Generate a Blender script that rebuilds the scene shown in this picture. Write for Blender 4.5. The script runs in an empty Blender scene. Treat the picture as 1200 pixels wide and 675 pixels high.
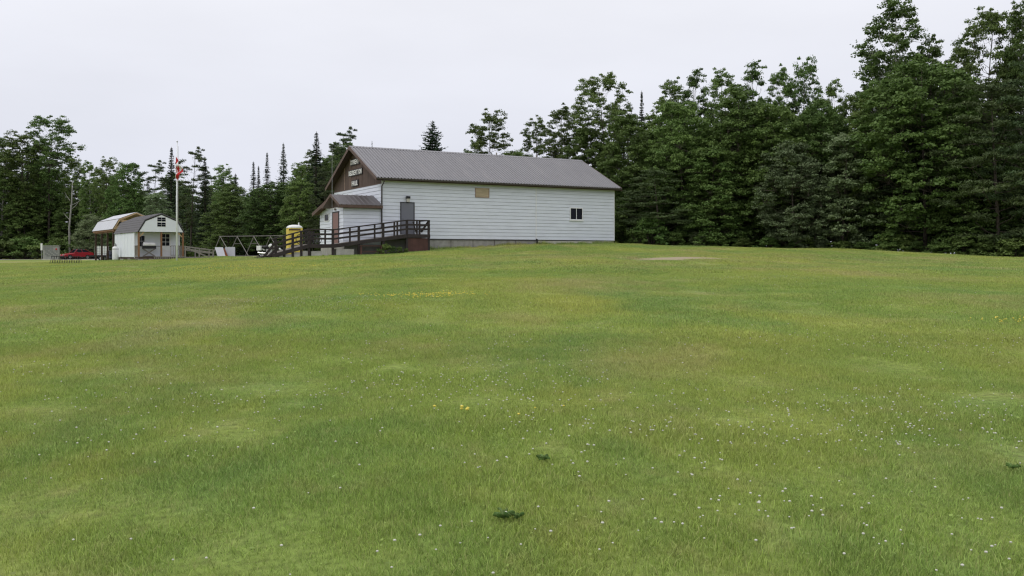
import bpy, math, random
import numpy as np
from mathutils import Vector, Matrix, Euler

random.seed(7)
rng = np.random.default_rng(11)
SC = bpy.context.scene
COL = SC.collection
R = math.radians

# ------------------------------------------------------------------ camera
EYE = 1.6
FPX, CX, HY = 1050.0, 600.0, 300.0        # focal length and horizon in photo pixels (1200 wide)
cam_d = bpy.data.cameras.new('camera'); cam = bpy.data.objects.new('camera', cam_d); COL.objects.link(cam)
cam.location = (0, 0, EYE); cam.rotation_euler = (R(90), 0, 0)
cam_d.sensor_width = 36; cam_d.lens = FPX / 1200 * 36
cam_d.shift_y = -(337.5 - HY) / 1200
cam_d.clip_start = 0.1; cam_d.clip_end = 6000
SC.camera = cam

# ------------------------------------------------------------------ overcast sky + weak broad sun
SUN_EL, SUN_AZ = R(58), R(-72)            # azimuth from +Y, clockwise
w = bpy.data.worlds.new('World'); SC.world = w; w.use_nodes = True
nt = w.node_tree; nt.nodes.clear()
out = nt.nodes.new('ShaderNodeOutputWorld'); bg = nt.nodes.new('ShaderNodeBackground')
sky = nt.nodes.new('ShaderNodeTexSky'); sky.sky_type = 'NISHITA'; sky.sun_disc = False
sky.sun_elevation = SUN_EL; sky.sun_rotation = SUN_AZ; sky.air_density = 1.0; sky.dust_density = 3.0
skym = nt.nodes.new('ShaderNodeVectorMath'); skym.operation = 'SCALE'; skym.inputs['Scale'].default_value = 0.10
nt.links.new(sky.outputs[0], skym.inputs[0])
tc = nt.nodes.new('ShaderNodeTexCoord'); sep = nt.nodes.new('ShaderNodeSeparateXYZ')
nt.links.new(tc.outputs['Generated'], sep.inputs[0])
ramp = nt.nodes.new('ShaderNodeValToRGB')            # cloud deck: a little brighter overhead
el = ramp.color_ramp.elements
el[0].position = 0.0; el[0].color = (0.76, 0.785, 0.90, 1)
el[1].position = 0.38; el[1].color = (1.0, 1.0, 1.04, 1)
nt.links.new(sep.outputs['Z'], ramp.inputs[0])
mp = nt.nodes.new('ShaderNodeMapping'); mp.inputs['Scale'].default_value = (1.2, 1.2, 4.0)
nz = nt.nodes.new('ShaderNodeTexNoise'); nz.inputs['Scale'].default_value = 2.2; nz.inputs['Detail'].default_value = 5
nt.links.new(tc.outputs['Generated'], mp.inputs[0]); nt.links.new(mp.outputs[0], nz.inputs[0])
mr = nt.nodes.new('ShaderNodeMapRange'); mr.inputs[1].default_value = 0.3; mr.inputs[2].default_value = 0.7
mr.inputs[3].default_value = 0.94; mr.inputs[4].default_value = 1.03
nt.links.new(nz.outputs[0], mr.inputs[0])
cl = nt.nodes.new('ShaderNodeVectorMath'); cl.operation = 'SCALE'
nt.links.new(ramp.outputs[0], cl.inputs[0]); nt.links.new(mr.outputs[0], cl.inputs['Scale'])
mix = nt.nodes.new('ShaderNodeMix'); mix.data_type = 'RGBA'; mix.inputs[0].default_value = 0.92
nt.links.new(skym.outputs[0], mix.inputs[6]); nt.links.new(cl.outputs[0], mix.inputs[7])
nt.links.new(mix.outputs[2], bg.inputs[0]); bg.inputs[1].default_value = 1.0
nt.links.new(bg.outputs[0], out.inputs[0])

sun_d = bpy.data.lights.new('sun', 'SUN'); sun_d.energy = 0.9; sun_d.angle = R(25); sun_d.color = (1, .97, .92)
sun = bpy.data.objects.new('sun', sun_d); COL.objects.link(sun)
sdir = Vector((math.sin(SUN_AZ) * math.cos(SUN_EL), math.cos(SUN_AZ) * math.cos(SUN_EL), math.sin(SUN_EL)))
sdir = Vector((-0.50, -0.22, 0.84)).normalized()
sky.sun_elevation = math.asin(sdir.z); sky.sun_rotation = math.atan2(sdir.x, sdir.y)
sun.rotation_euler = (-sdir).to_track_quat('-Z', 'Y').to_euler()

vs = SC.view_settings
vs.view_transform = 'Standard'; vs.look = 'None'; vs.exposure = 0.0; vs.gamma = 1.0; vs.use_curve_mapping = False
SC.cycles.use_denoising = True; SC.cycles.filter_width = 1.25
SC.cycles.max_bounces = 6; SC.cycles.diffuse_bounces = 3; SC.cycles.transparent_max_bounces = 8

# ------------------------------------------------------------------ helpers
def ray_x(px, Y):            # world X of photo column px at depth Y
    return (px - CX) / FPX * Y
def z_at(py, Y):             # world Z of photo row py at depth Y
    return EYE + (HY - py) / FPX * Y

def tag(o, label=None, cat=None, group=None, kind=None):
    if label: o['label'] = label
    if cat: o['category'] = cat
    if group: o['group'] = group
    if kind: o['kind'] = kind
    return o
def empty(name, loc=(0, 0, 0), rz=0.0, label=None, cat=None, group=None):
    o = bpy.data.objects.new(name, None); COL.objects.link(o)
    o.location = loc; o.rotation_euler = (0, 0, rz); o.empty_display_size = 0.2
    return tag(o, label, cat, group)
def link(name, mesh, parent=None, loc=None, rot=None, scale=None):
    o = bpy.data.objects.new(name, mesh); COL.objects.link(o)
    if parent is not None: o.parent = parent
    if loc is not None: o.location = loc
    if rot is not None: o.rotation_euler = rot
    if scale is not None: o.scale = scale
    return o

class MB:
    def __init__(s): s.v = []; s.f = []
    def add(s, vs, fs):
        n = len(s.v); s.v += [tuple(p) for p in vs]; s.f += [tuple(n + i for i in f) for f in fs]; return s
    def box(s, x0, x1, y0, y1, z0, z1):
        return s.add([(x0,y0,z0),(x1,y0,z0),(x1,y1,z0),(x0,y1,z0),(x0,y0,z1),(x1,y0,z1),(x1,y1,z1),(x0,y1,z1)],
                     [(0,3,2,1),(4,5,6,7),(0,1,5,4),(1,2,6,5),(2,3,7,6),(3,0,4,7)])
    def beam(s, p, q, wd, h=None, up=(0, 0, 1)):
        h = h or wd; p = Vector(p); q = Vector(q); d = (q - p).normalized(); up = Vector(up)
        if abs(d.dot(up)) > .98: up = Vector((1, 0, 0))
        a = d.cross(up).normalized() * wd / 2; b = a.cross(d).normalized() * h / 2
        return s.add([p-a-b, p+a-b, p+a+b, p-a+b, q-a-b, q+a-b, q+a+b, q-a+b],
                     [(0,1,2,3),(7,6,5,4),(1,0,4,5),(2,1,5,6),(3,2,6,7),(0,3,7,4)])
    def tube(s, pts, rad, n=7, cap=True):
        pts = [Vector(p) for p in pts]; rad = rad if isinstance(rad, (list, tuple)) else [rad] * len(pts)
        base = len(s.v); up0 = Vector((0.13, 0.31, 1))
        for i, p in enumerate(pts):
            d = (pts[min(i+1, len(pts)-1)] - pts[max(i-1, 0)]).normalized()
            a = d.cross(up0 if abs(d.dot(up0.normalized())) < .95 else Vector((1, .2, 0))).normalized(); b = d.cross(a)
            for k in range(n):
                t = 2 * math.pi * k / n
                s.v.append(tuple(p + (a * math.cos(t) + b * math.sin(t)) * rad[i]))
        for i in range(len(pts) - 1):
            for k in range(n):
                k2 = (k + 1) % n
                s.f.append((base+i*n+k, base+i*n+k2, base+(i+1)*n+k2, base+(i+1)*n+k))
        if cap:
            s.f.append(tuple(base + k for k in reversed(range(n)))); s.f.append(tuple(base + (len(pts)-1)*n + k for k in range(n)))
        return s
    def lathe(s, prof, n=16, c=(0, 0, 0)):
        base = len(s.v)
        for (r, z) in prof:
            for k in range(n):
                t = 2 * math.pi * k / n; s.v.append((c[0] + r * math.cos(t), c[1] + r * math.sin(t), c[2] + z))
        for i in range(len(prof) - 1):
            for k in range(n):
                k2 = (k + 1) % n; s.f.append((base+i*n+k, base+i*n+k2, base+(i+1)*n+k2, base+(i+1)*n+k))
        s.f.append(tuple(base + k for k in reversed(range(n)))); s.f.append(tuple(base + (len(prof)-1)*n + k for k in range(n)))
        return s
    def torus(s, c, r, r2, axis='y', n=20, m=6):
        base = len(s.v); c = Vector(c)
        for i in range(n):
            t = 2*math.pi*i/n
            for k in range(m):
                u = 2*math.pi*k/m; rr = r + r2*math.cos(u); h = r2*math.sin(u)
                p = (rr*math.cos(t), h, rr*math.sin(t)) if axis == 'y' else (h, rr*math.cos(t), rr*math.sin(t))
                s.v.append(tuple(c + Vector(p)))
        for i in range(n):
            for k in range(m):
                i2 = (i+1) % n; k2 = (k+1) % m
                s.f.append((base+i*m+k, base+i2*m+k, base+i2*m+k2, base+i*m+k2))
        return s
    def prism_x(s, prof, x0, x1):       # prof: (y,z) polygon, extruded along x
        n = len(prof)
        return s.add([(x0, y, z) for y, z in prof] + [(x1, y, z) for y, z in prof],
                     [tuple(range(n)), tuple(reversed(range(n, 2*n)))] + [(i, i+n, (i+1) % n + n, (i+1) % n) for i in range(n)])
    def prism_y(s, prof, y0, y1):       # prof: (x,z) polygon, extruded along y
        n = len(prof)
        return s.add([(x, y0, z) for x, z in prof] + [(x, y1, z) for x, z in prof],
                     [tuple(range(n)), tuple(reversed(range(n, 2*n)))] + [(i, i+n, (i+1) % n + n, (i+1) % n) for i in range(n)])
    def mesh(s, name, mat, smooth=False):
        m = bpy.data.meshes.new(name); m.from_pydata(s.v, [], s.f); m.update()
        import bmesh
        bm = bmesh.new(); bm.from_mesh(m); bmesh.ops.recalc_face_normals(bm, faces=bm.faces); bm.to_mesh(m); bm.free()
        if smooth: m.polygons.foreach_set('use_smooth', [True] * len(m.polygons))
        if mat: m.materials.append(mat)
        return m
    def build(s, name, mat, parent=None, loc=None, rot=None, smooth=False):
        return link(name, s.mesh(name, mat, smooth), parent, loc, rot)

def fast_mesh(name, verts, faces_flat, nper, mat, attr=None, smooth=False):
    """numpy mesh: verts (n,3), faces flat indices with nper corners each"""
    m = bpy.data.meshes.new(name); nf = len(faces_flat) // nper
    m.vertices.add(len(verts)); m.vertices.foreach_set('co', np.asarray(verts, np.float32).ravel())
    m.loops.add(len(faces_flat)); m.loops.foreach_set('vertex_index', np.asarray(faces_flat, np.int32))
    m.polygons.add(nf); m.polygons.foreach_set('loop_start', np.arange(0, nf * nper, nper, dtype=np.int32))
    if smooth: m.polygons.foreach_set('use_smooth', np.ones(nf, bool))
    m.update(calc_edges=True)
    if attr is not None:
        for k, a in attr.items():
            at = m.attributes.new(k, 'FLOAT', 'POINT'); at.data.foreach_set('value', np.asarray(a, np.float32))
    if mat: m.materials.append(mat)
    return m

# ------------------------------------------------------------------ materials
def nodes(name):
    m = bpy.data.materials.new(name); m.use_nodes = True
    t = m.node_tree; b = t.nodes['Principled BSDF']
    return m, t, b
def mat(name, col, rough=.6, var=.12, scale=6.0, bump=0.0, metal=0.0, spec=.35, dirt=None, dscale=1.3, damt=.35, stretch=(1, 1, 1)):
    m, t, b = nodes(name)
    b.inputs['Roughness'].default_value = rough; b.inputs['Metallic'].default_value = metal
    b.inputs['Specular IOR Level'].default_value = spec
    tcn = t.nodes.new('ShaderNodeTexCoord'); mpn = t.nodes.new('ShaderNodeMapping'); mpn.inputs['Scale'].default_value = stretch
    oi = t.nodes.new('ShaderNodeObjectInfo')
    va = t.nodes.new('ShaderNodeVectorMath'); va.operation = 'MULTIPLY_ADD'
    va.inputs[1].default_value = (13, 7, 3)
    t.links.new(oi.outputs['Random'], va.inputs[0]); t.links.new(tcn.outputs['Object'], va.inputs[2])
    t.links.new(va.outputs[0], mpn.inputs[0])
    n1 = t.nodes.new('ShaderNodeTexNoise'); n1.inputs['Scale'].default_value = scale; n1.inputs['Detail'].default_value = 6
    t.links.new(mpn.outputs[0], n1.inputs[0])
    r = t.nodes.new('ShaderNodeMapRange'); r.inputs[1].default_value = .3; r.inputs[2].default_value = .7
    r.inputs[3].default_value = 1 - var; r.inputs[4].default_value = 1 + var
    t.links.new(n1.outputs[0], r.inputs[0])
    sc = t.nodes.new('ShaderNodeVectorMath'); sc.operation = 'SCALE'; sc.inputs[0].default_value = col
    t.links.new(r.outputs[0], sc.inputs['Scale'])
    src = sc.outputs[0]
    if dirt:
        n2 = t.nodes.new('ShaderNodeTexNoise'); n2.inputs['Scale'].default_value = dscale; n2.inputs['Detail'].default_value = 8
        n2.inputs['Roughness'].default_value = .65
        t.links.new(mpn.outputs[0], n2.inputs[0])
        r2 = t.nodes.new('ShaderNodeMapRange'); r2.inputs[1].default_value = .5; r2.inputs[2].default_value = .72
        r2.inputs[4].default_value = damt
        t.links.new(n2.outputs[0], r2.inputs[0])
        mx = t.nodes.new('ShaderNodeMix'); mx.data_type = 'RGBA'; mx.inputs[7].default_value = (*dirt, 1)
        t.links.new(r2.outputs[0], mx.inputs[0]); t.links.new(src, mx.inputs[6]); src = mx.outputs[2]
    t.links.new(src, b.inputs['Base Color'])
    if bump:
        bp = t.nodes.new('ShaderNodeBump'); bp.inputs['Strength'].default_value = bump; bp.inputs['Distance'].default_value = .01
        t.links.new(n1.outputs[0], bp.inputs['Height']); t.links.new(bp.outputs[0], b.inputs['Normal'])
    return m
M = {}
M['siding'] = mat('white_siding_paint', (.725, .76, .84), .55, .05, 2.0, .15, dirt=(.56, .57, .58), dscale=.9, damt=.2, stretch=(.6, .6, 2))
M['siding_core_shade'] = mat('wall_core_lap_shade', (.46, .475, .50), .8, .05)  # wall body; its grey, seen between boards, paints the lap shadow lines
M['roof'] = mat('brown_grey_metal_roof', (.258, .253, .266), .42, .06, 1.2, 0, .25, .5, dirt=(.33, .31, .31), dscale=.9, damt=.45, stretch=(2.2, .35, .35))
M['roof_dark'] = mat('dark_brown_metal_roof', (.105, .095, .098), .4, .07, 1.2, 0, .2, .5)
M['brown_ply'] = mat('brown_stained_plywood', (.105, .072, .058), .8, .22, 3.0, .3, dirt=(.06, .042, .036), stretch=(4, 4, .5))
M['brown_trim'] = mat('brown_painted_trim', (.115, .072, .055), .6, .15, 5)
M['batten'] = mat('pale_batten', (.36, .26, .20), .8, .15, 6)
M['soffit'] = mat('dark_brown_soffit', (.06, .038, .032), .8, .12, 4)
M['gutter'] = mat('brown_metal_gutter', (.10, .085, .085), .4, .08, 3, 0, .3)
M['mauve_door'] = mat('dusty_brown_door_paint', (.24, .135, .12), .5, .06, 2)
M['grey_door'] = mat('grey_steel_door_paint', (.17, .175, .205), .45, .06, 1.5)
M['dark_frame'] = mat('dark_door_frame', (.05, .048, .055), .6, .1)
M['concrete'] = mat('weathered_concrete', (.33, .32, .295), .9, .18, 3, .4, dirt=(.17, .155, .13), dscale=1.1, damt=.55)
M['block'] = mat('pale_cast_concrete', (.44, .425, .39), .9, .15, 4, .4, dirt=(.28, .265, .235), damt=.5)
M['concrete_pale'] = mat('pale_parged_concrete', (.52, .50, .43), .9, .12, 3, .3, dirt=(.3, .27, .2), damt=.4)
M['ramp'] = mat('dark_brown_stained_timber', (.034, .026, .025), .7, .3, 5, .2, dirt=(.07, .055, .05), stretch=(1, 1, 1))
M['ramp_skirt'] = mat('red_brown_painted_plywood', (.092, .044, .037), .75, .18, 3, .1, dirt=(.06, .03, .026))
M['deck_grey'] = mat('weathered_deck_boards', (.16, .14, .125), .85, .2, 5, .2)
M['glass'] = mat('dark_window_glass', (.008, .010, .015), .12, .02, 2, 0, 0, .12)
M['white'] = mat('white_paint', (.80, .80, .80), .45, .04, 3, dirt=(.5, .5, .47), damt=.2)
M['pole'] = mat('glossy_white_pole', (.86, .87, .89), .35, .03, 3)
M['letter'] = mat('white_letter_paint', (.80, .79, .76), .5, .04, 5)
M['black'] = mat('black_metal', (.015, .015, .017), .45, .15, 6)
M['plywood'] = mat('raw_plywood_board', (.46, .37, .25), .8, .15, 4, .1, stretch=(.4, 1, 3))
M['lamp_metal'] = mat('lamp_housing_metal', (.2, .18, .15), .4, .1, 6, 0, .6)
M['lamp_glass'] = mat('frosted_lamp_glass', (.55, .53, .47), .3, .05)
M['shed_white'] = mat('white_shed_panel', (.80, .83, .885), .5, .03, 1.5, dirt=(.6, .6, .58), damt=.15)
M['shingle'] = mat('grey_asphalt_shingle', (.135, .13, .138), .9, .22, 18, .3)
M['cedar'] = mat('treated_brown_post', (.24, .125, .065), .75, .2, 5, .1, stretch=(4, 4, .6))
M['dark_post'] = mat('dark_treated_post', (.075, .048, .036), .75, .2, 5, .1, stretch=(4, 4, .6))
M['new_lumber'] = mat('fresh_pine_lumber', (.56, .40, .23), .75, .14, 6, .1)
M['sheet'] = mat('pale_roof_sheeting', (.58, .59, .64), .45, .05, 2, dirt=(.42, .43, .46), damt=.3)
M['old_wood'] = mat('silver_grey_old_timber', (.27, .25, .225), .85, .2, 5, .2, dirt=(.14, .125, .11))
M['galv'] = mat('galvanised_pipe', (.36, .36, .36), .45, .12, 5, 0, .6)
M['swing'] = mat('weathered_grey_pipe', (.22, .21, .19), .6, .15, 5)
M['yellow'] = mat('yellow_plastic', (.78, .60, .12), .45, .06, 3, dirt=(.6, .45, .1))
M['red_paint'] = mat('red_car_paint', (.34, .018, .028), .25, .04, 2, 0, 0, .6)
M['black_paint'] = mat('black_car_paint', (.012, .012, .015), .22, .04, 2, 0, 0, .6)
M['tyre'] = mat('black_rubber', (.012, .012, .012), .9, .1)
M['rim'] = mat('silver_rim', (.5, .5, .5), .3, .05, 3, 0, .7)
M['chrome'] = mat('bright_metal', (.6, .6, .62), .2, .04, 3, 0, .9)
M['mailbox'] = mat('grey_mailbox_metal', (.32, .32, .31), .5, .08, 4, 0, .2)
M['mailbox_dark'] = mat('darker_mailbox_door', (.22, .225, .225), .5, .06, 4, 0, .2)
M['red_plastic'] = mat('red_marking', (.42, .03, .03), .5, .05)
M['rust'] = mat('rust_brown_streak', (.17, .055, .025), .85, .3, 8)
M['tote'] = mat('translucent_white_plastic', (.80, .82, .82), .5, .05)
M['navy'] = mat('dark_navy_plastic', (.015, .02, .045), .5, .1)
M['flag_red'] = mat('red_flag_cloth', (.50, .03, .035), .8, .06)
M['flag_white'] = mat('white_flag_cloth', (.78, .77, .77), .8, .04)
M['bark'] = mat('grey_brown_bark', (.085, .07, .056), .95, .3, 8, .5, stretch=(3, 3, .6))
M['bark_pale'] = mat('pale_birch_bark', (.32, .31, .28), .85, .25, 6, .3, dirt=(.05, .045, .04), dscale=3, damt=.8)
M['stone'] = mat('field_stone', (.30, .285, .26), .9, .2, 5, .4)

def leaf_mat(name, base, alt, rough=.55, trans=.25):
    m, t, b = nodes(name)
    at = t.nodes.new('ShaderNodeAttribute'); at.attribute_name = 'lv'
    oi = t.nodes.new('ShaderNodeObjectInfo')
    mx = t.nodes.new('ShaderNodeMix'); mx.data_type = 'RGBA'
    mx.inputs[6].default_value = (*base, 1); mx.inputs[7].default_value = (*alt, 1)
    t.links.new(at.outputs['Fac'], mx.inputs[0])
    hs = t.nodes.new('ShaderNodeHueSaturation')
    r1 = t.nodes.new('ShaderNodeMapRange'); r1.inputs[3].default_value = .485; r1.inputs[4].default_value = .515
    r2 = t.nodes.new('ShaderNodeMapRange'); r2.inputs[3].default_value = .72; r2.inputs[4].default_value = 1.28
    fr = t.nodes.new('ShaderNodeMath'); fr.operation = 'MULTIPLY'; fr.inputs[1].default_value = 7.31
    fr2 = t.nodes.new('ShaderNodeMath'); fr2.operation = 'FRACT'
    t.links.new(oi.outputs['Random'], fr.inputs[0]); t.links.new(fr.outputs[0], fr2.inputs[0])
    t.links.new(oi.outputs['Random'], r1.inputs[0]); t.links.new(fr2.outputs[0], r2.inputs[0])
    t.links.new(r1.outputs[0], hs.inputs['Hue']); t.links.new(r2.outputs[0], hs.inputs['Value'])
    t.links.new(mx.outputs[2], hs.inputs['Color'])
    b.inputs['Roughness'].default_value = rough; b.inputs['Specular IOR Level'].default_value = .25
    t.links.new(hs.outputs[0], b.inputs['Base Color'])
    tr = t.nodes.new('ShaderNodeBsdfTranslucent'); t.links.new(hs.outputs[0], tr.inputs[0])
    ms = t.nodes.new('ShaderNodeMixShader'); ms.inputs[0].default_value = trans
    t.links.new(b.outputs[0], ms.inputs[1]); t.links.new(tr.outputs[0], ms.inputs[2])
    t.links.new(ms.outputs[0], t.nodes['Material Output'].inputs[0])
    return m
M['leaf'] = leaf_mat('broad_leaf_green', (.098, .165, .043), (.168, .245, .068), .55, .35)
M['leaf_pale'] = leaf_mat('grey_green_leaf', (.15, .21, .095), (.22, .275, .14), .55, .3)
M['needle'] = leaf_mat('spruce_needle', (.030, .056, .026), (.050, .082, .036), .6, .15)
M['pine'] = leaf_mat('pine_needle', (.056, .088, .035), (.09, .125, .048), .6, .15)
M['weed'] = leaf_mat('dark_weed_leaf', (.14, .24, .075), (.21, .32, .10), .5, .35)

# ------------------------------------------------------------------ terrain
HALL_O = Vector((-8.31, 57.0)); HA = math.atan2(.4856, .874)
HU = Vector((math.cos(HA), math.sin(HA))); HV = Vector((-math.sin(HA), math.cos(HA)))
def hall_xy(s, t): p = HALL_O + HU * s + HV * t; return p.x, p.y
SHED_A = R(35); SHED_O = Vector((ray_x(162, 69), 69.0))
SU = Vector((math.cos(SHED_A), math.sin(SHED_A))); SV = Vector((-math.sin(SHED_A), math.cos(SHED_A)))

cp = []
def C(px, py, Y): cp.append((ray_x(px, Y), Y, z_at(py, Y)))
def W(x, y, z): cp.append((x, y, z))
W(0, 0, 0); W(-6, 4, -.05); W(6, 4, 0); W(0, -20, -.6); W(-40, -10, -.9); W(40, -10, -.5); W(0, 12, .40); W(-9, 14, .33); W(9, 14, .46)
W(0, 25, .92); W(-15, 25, .55); W(15, 25, .86); W(0, 40, 1.52); W(-13, 40, 1.06); W(-27, 42, .62); W(20, 42, 1.28); W(-45, 45, .35); W(40, 35, .75)
C(311, 300, 51.5); C(440, 298.5, 55); C(477, 297, 55.5); C(503, 292.5, 57); C(560, 290.0, 58.5); C(605, 287.2, 61); C(628, 286.6, 62); C(675, 286.6, 63.5); C(720, 286.6, 65.5); C(752, 287, 67)
C(700, 291, 58); C(790, 289, 64); C(600, 297, 53); C(400, 303, 50)
C(850, 290.5, 67); C(1000, 293.5, 63); C(1100, 297.5, 59); C(1200, 303, 55); W(40, 48, 1.2)
C(850, 297, 76); C(1000, 299, 73); W(38, 66, 1.0)
C(207, 307.3, 62); C(162, 304.5, 69); C(215, 304.5, 71.5); C(260, 302.2, 70); C(134, 305, 76); C(112, 307, 84); C(77, 309, 70); C(20, 310, 72)
C(60, 304.8, 105); C(90, 304, 120); C(0, 305, 110); C(285, 301, 95); C(345, 299, 75); C(370, 300, 66)
W(-95, 90, 1.0); W(-70, 150, 1.2); W(0, 110, 1.9); W(0, 150, 1.6); W(60, 110, 1.2); W(10, 75, 2.1); W(-8, 66, 1.9)
P = np.array(cp)
def tps_phi(r2): return .5 * r2 * np.log(np.maximum(r2, 1e-9))
def tps_fit(P, lam=8.0):
    n = len(P); d2 = ((P[:, None, :2] - P[None, :, :2]) ** 2).sum(-1)
    K = tps_phi(d2) + lam * np.eye(n) * 5; Q = np.c_[np.ones(n), P[:, :2]]
    A = np.zeros((n + 3, n + 3)); A[:n, :n] = K; A[:n, n:] = Q; A[n:, :n] = Q.T
    return np.linalg.solve(A, np.r_[P[:, 2], 0, 0, 0])
TW = tps_fit(P)
def ground_z(x, y):
    x = np.atleast_1d(np.asarray(x, float)); y = np.atleast_1d(np.asarray(y, float))
    xc = np.clip(x, -110, 80); yc = np.clip(y, -40, 170)
    d2 = (xc[:, None] - P[None, :, 0]) ** 2 + (yc[:, None] - P[None, :, 1]) ** 2
    z = tps_phi(d2) @ TW[:-3] + TW[-3] + TW[-2] * xc + TW[-1] * yc
    z = np.clip(z, -1.5, 3.2)
    far = np.clip((np.hypot(x, y - 60) - 110) / 120, 0, 1); far = far * far * (3 - 2 * far)
    z = z * (1 - far) + 1.0 * far
    b = (.022 * np.sin(x * .9 + 1.3 * np.sin(y * .33)) + .020 * np.sin(y * 1.1 + .8 * np.sin(x * .41 + 1)) + .03 * np.sin(x * .31 - y * .23 + 2))
    b += .012 * np.sin(2.1 * x + 1.7 * y) * np.sin(1.3 * y - .7 * x)
    return z + b * (1 - far)
def gz(x, y): return float(ground_z(x, y)[0])

# edge of the mown lawn against the woods (world XY polygon, lawn inside)
def pxY(px, Y): return (ray_x(px, Y), Y)
EDGE = np.array([(-140, -60), (-140, 118), (-92, 122), (-70, 132), (-46, 126), (-32, 112), (-22, 100), (-12, 88), (0, 82), (7, 78), pxY(735, 70.5),
                 pxY(760, 69), pxY(850, 68.5), pxY(930, 66.5), pxY(1000, 64.5), pxY(1100, 60.5), pxY(1200, 56.5), (38, 51), (60, 40), (140, 10), (140, -60)])
def inside(poly, x, y):
    c = np.zeros(len(x), bool); n = len(poly)
    for i in range(n):
        x0, y0 = poly[i]; x1, y1 = poly[(i + 1) % n]
        cond = ((y0 > y) != (y1 > y)); xi = (x1 - x0) * (y - y0) / ((y1 - y0) if y1 != y0 else 1e-9) + x0
        c ^= cond & (x < xi)
    return c
def dist_edge(poly, x, y):
    d = np.full(len(x), 1e9)
    for i in range(1, len(poly) - 2):
        a = poly[i]; b = poly[i + 1]; ab = b - a; L = (ab ** 2).sum()
        t = np.clip(((x - a[0]) * ab[0] + (y - a[1]) * ab[1]) / L, 0, 1)
        d = np.minimum(d, np.hypot(x - a[0] - t * ab[0], y - a[1] - t * ab[1]))
    return d
def lawn_sd(x, y):
    d = dist_edge(EDGE, x, y); return np.where(inside(EDGE, x, y), d, -d)

def grid_axis(lo, hi, step, ext, k=1.35):
    a = list(np.arange(lo, hi + .001, step)); s = step; p = hi; up = []
    while p < ext: s *= k; p += s; up.append(p)
    s = step; p = lo; dn = []
    while p > -ext: s *= k; p -= s; dn.append(p)
    return np.array(dn[::-1] + a + up)
gx = grid_axis(-70, 60, 1.0, 2500); gy = grid_axis(-6, 112, 1.0, 2500)
GX, GY = np.meshgrid(gx, gy); fx, fy = GX.ravel(), GY.ravel()
fzv = np.concatenate([ground_z(fx[i:i+4000], fy[i:i+4000]) for i in range(0, len(fx), 4000)])
nx, ny = len(gx), len(gy)
ii = (np.arange(ny - 1)[:, None] * nx + np.arange(nx - 1)[None, :]).ravel()
quads = np.stack([ii, ii + 1, ii + nx + 1, ii + nx], 1).ravel()
sd = lawn_sd(fx, fy)
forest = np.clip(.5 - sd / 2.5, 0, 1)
# gravel yard by the shed and the parked cars, bare sand patch, trodden ground
lot = np.array([pxY(-20, 113), pxY(75, 109), pxY(120, 98), pxY(180, 86), pxY(235, 77), pxY(300, 75), pxY(330, 80), pxY(330, 98), pxY(200, 118), pxY(0, 135), (-90, 118)])
gd = np.where(inside(lot, fx, fy), 1.0, 0.0)
def blob(px, py, Y, rx, ry, ang=0):
    cx0, cy0 = ray_x(px, Y), Y; dx, dy = fx - cx0, fy - cy0; c, s_ = math.cos(ang), math.sin(ang)
    q = ((dx * c + dy * s_) / rx) ** 2 + ((-dx * s_ + dy * c) / ry) ** 2
    return np.clip(1.25 - q, 0, 1)
def blob_at(x, y, cx0, cy0, rx, ry):
    return np.clip(1.25 - ((x - cx0) / rx) ** 2 - ((y - cy0) / ry) ** 2, 0, 1)

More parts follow.
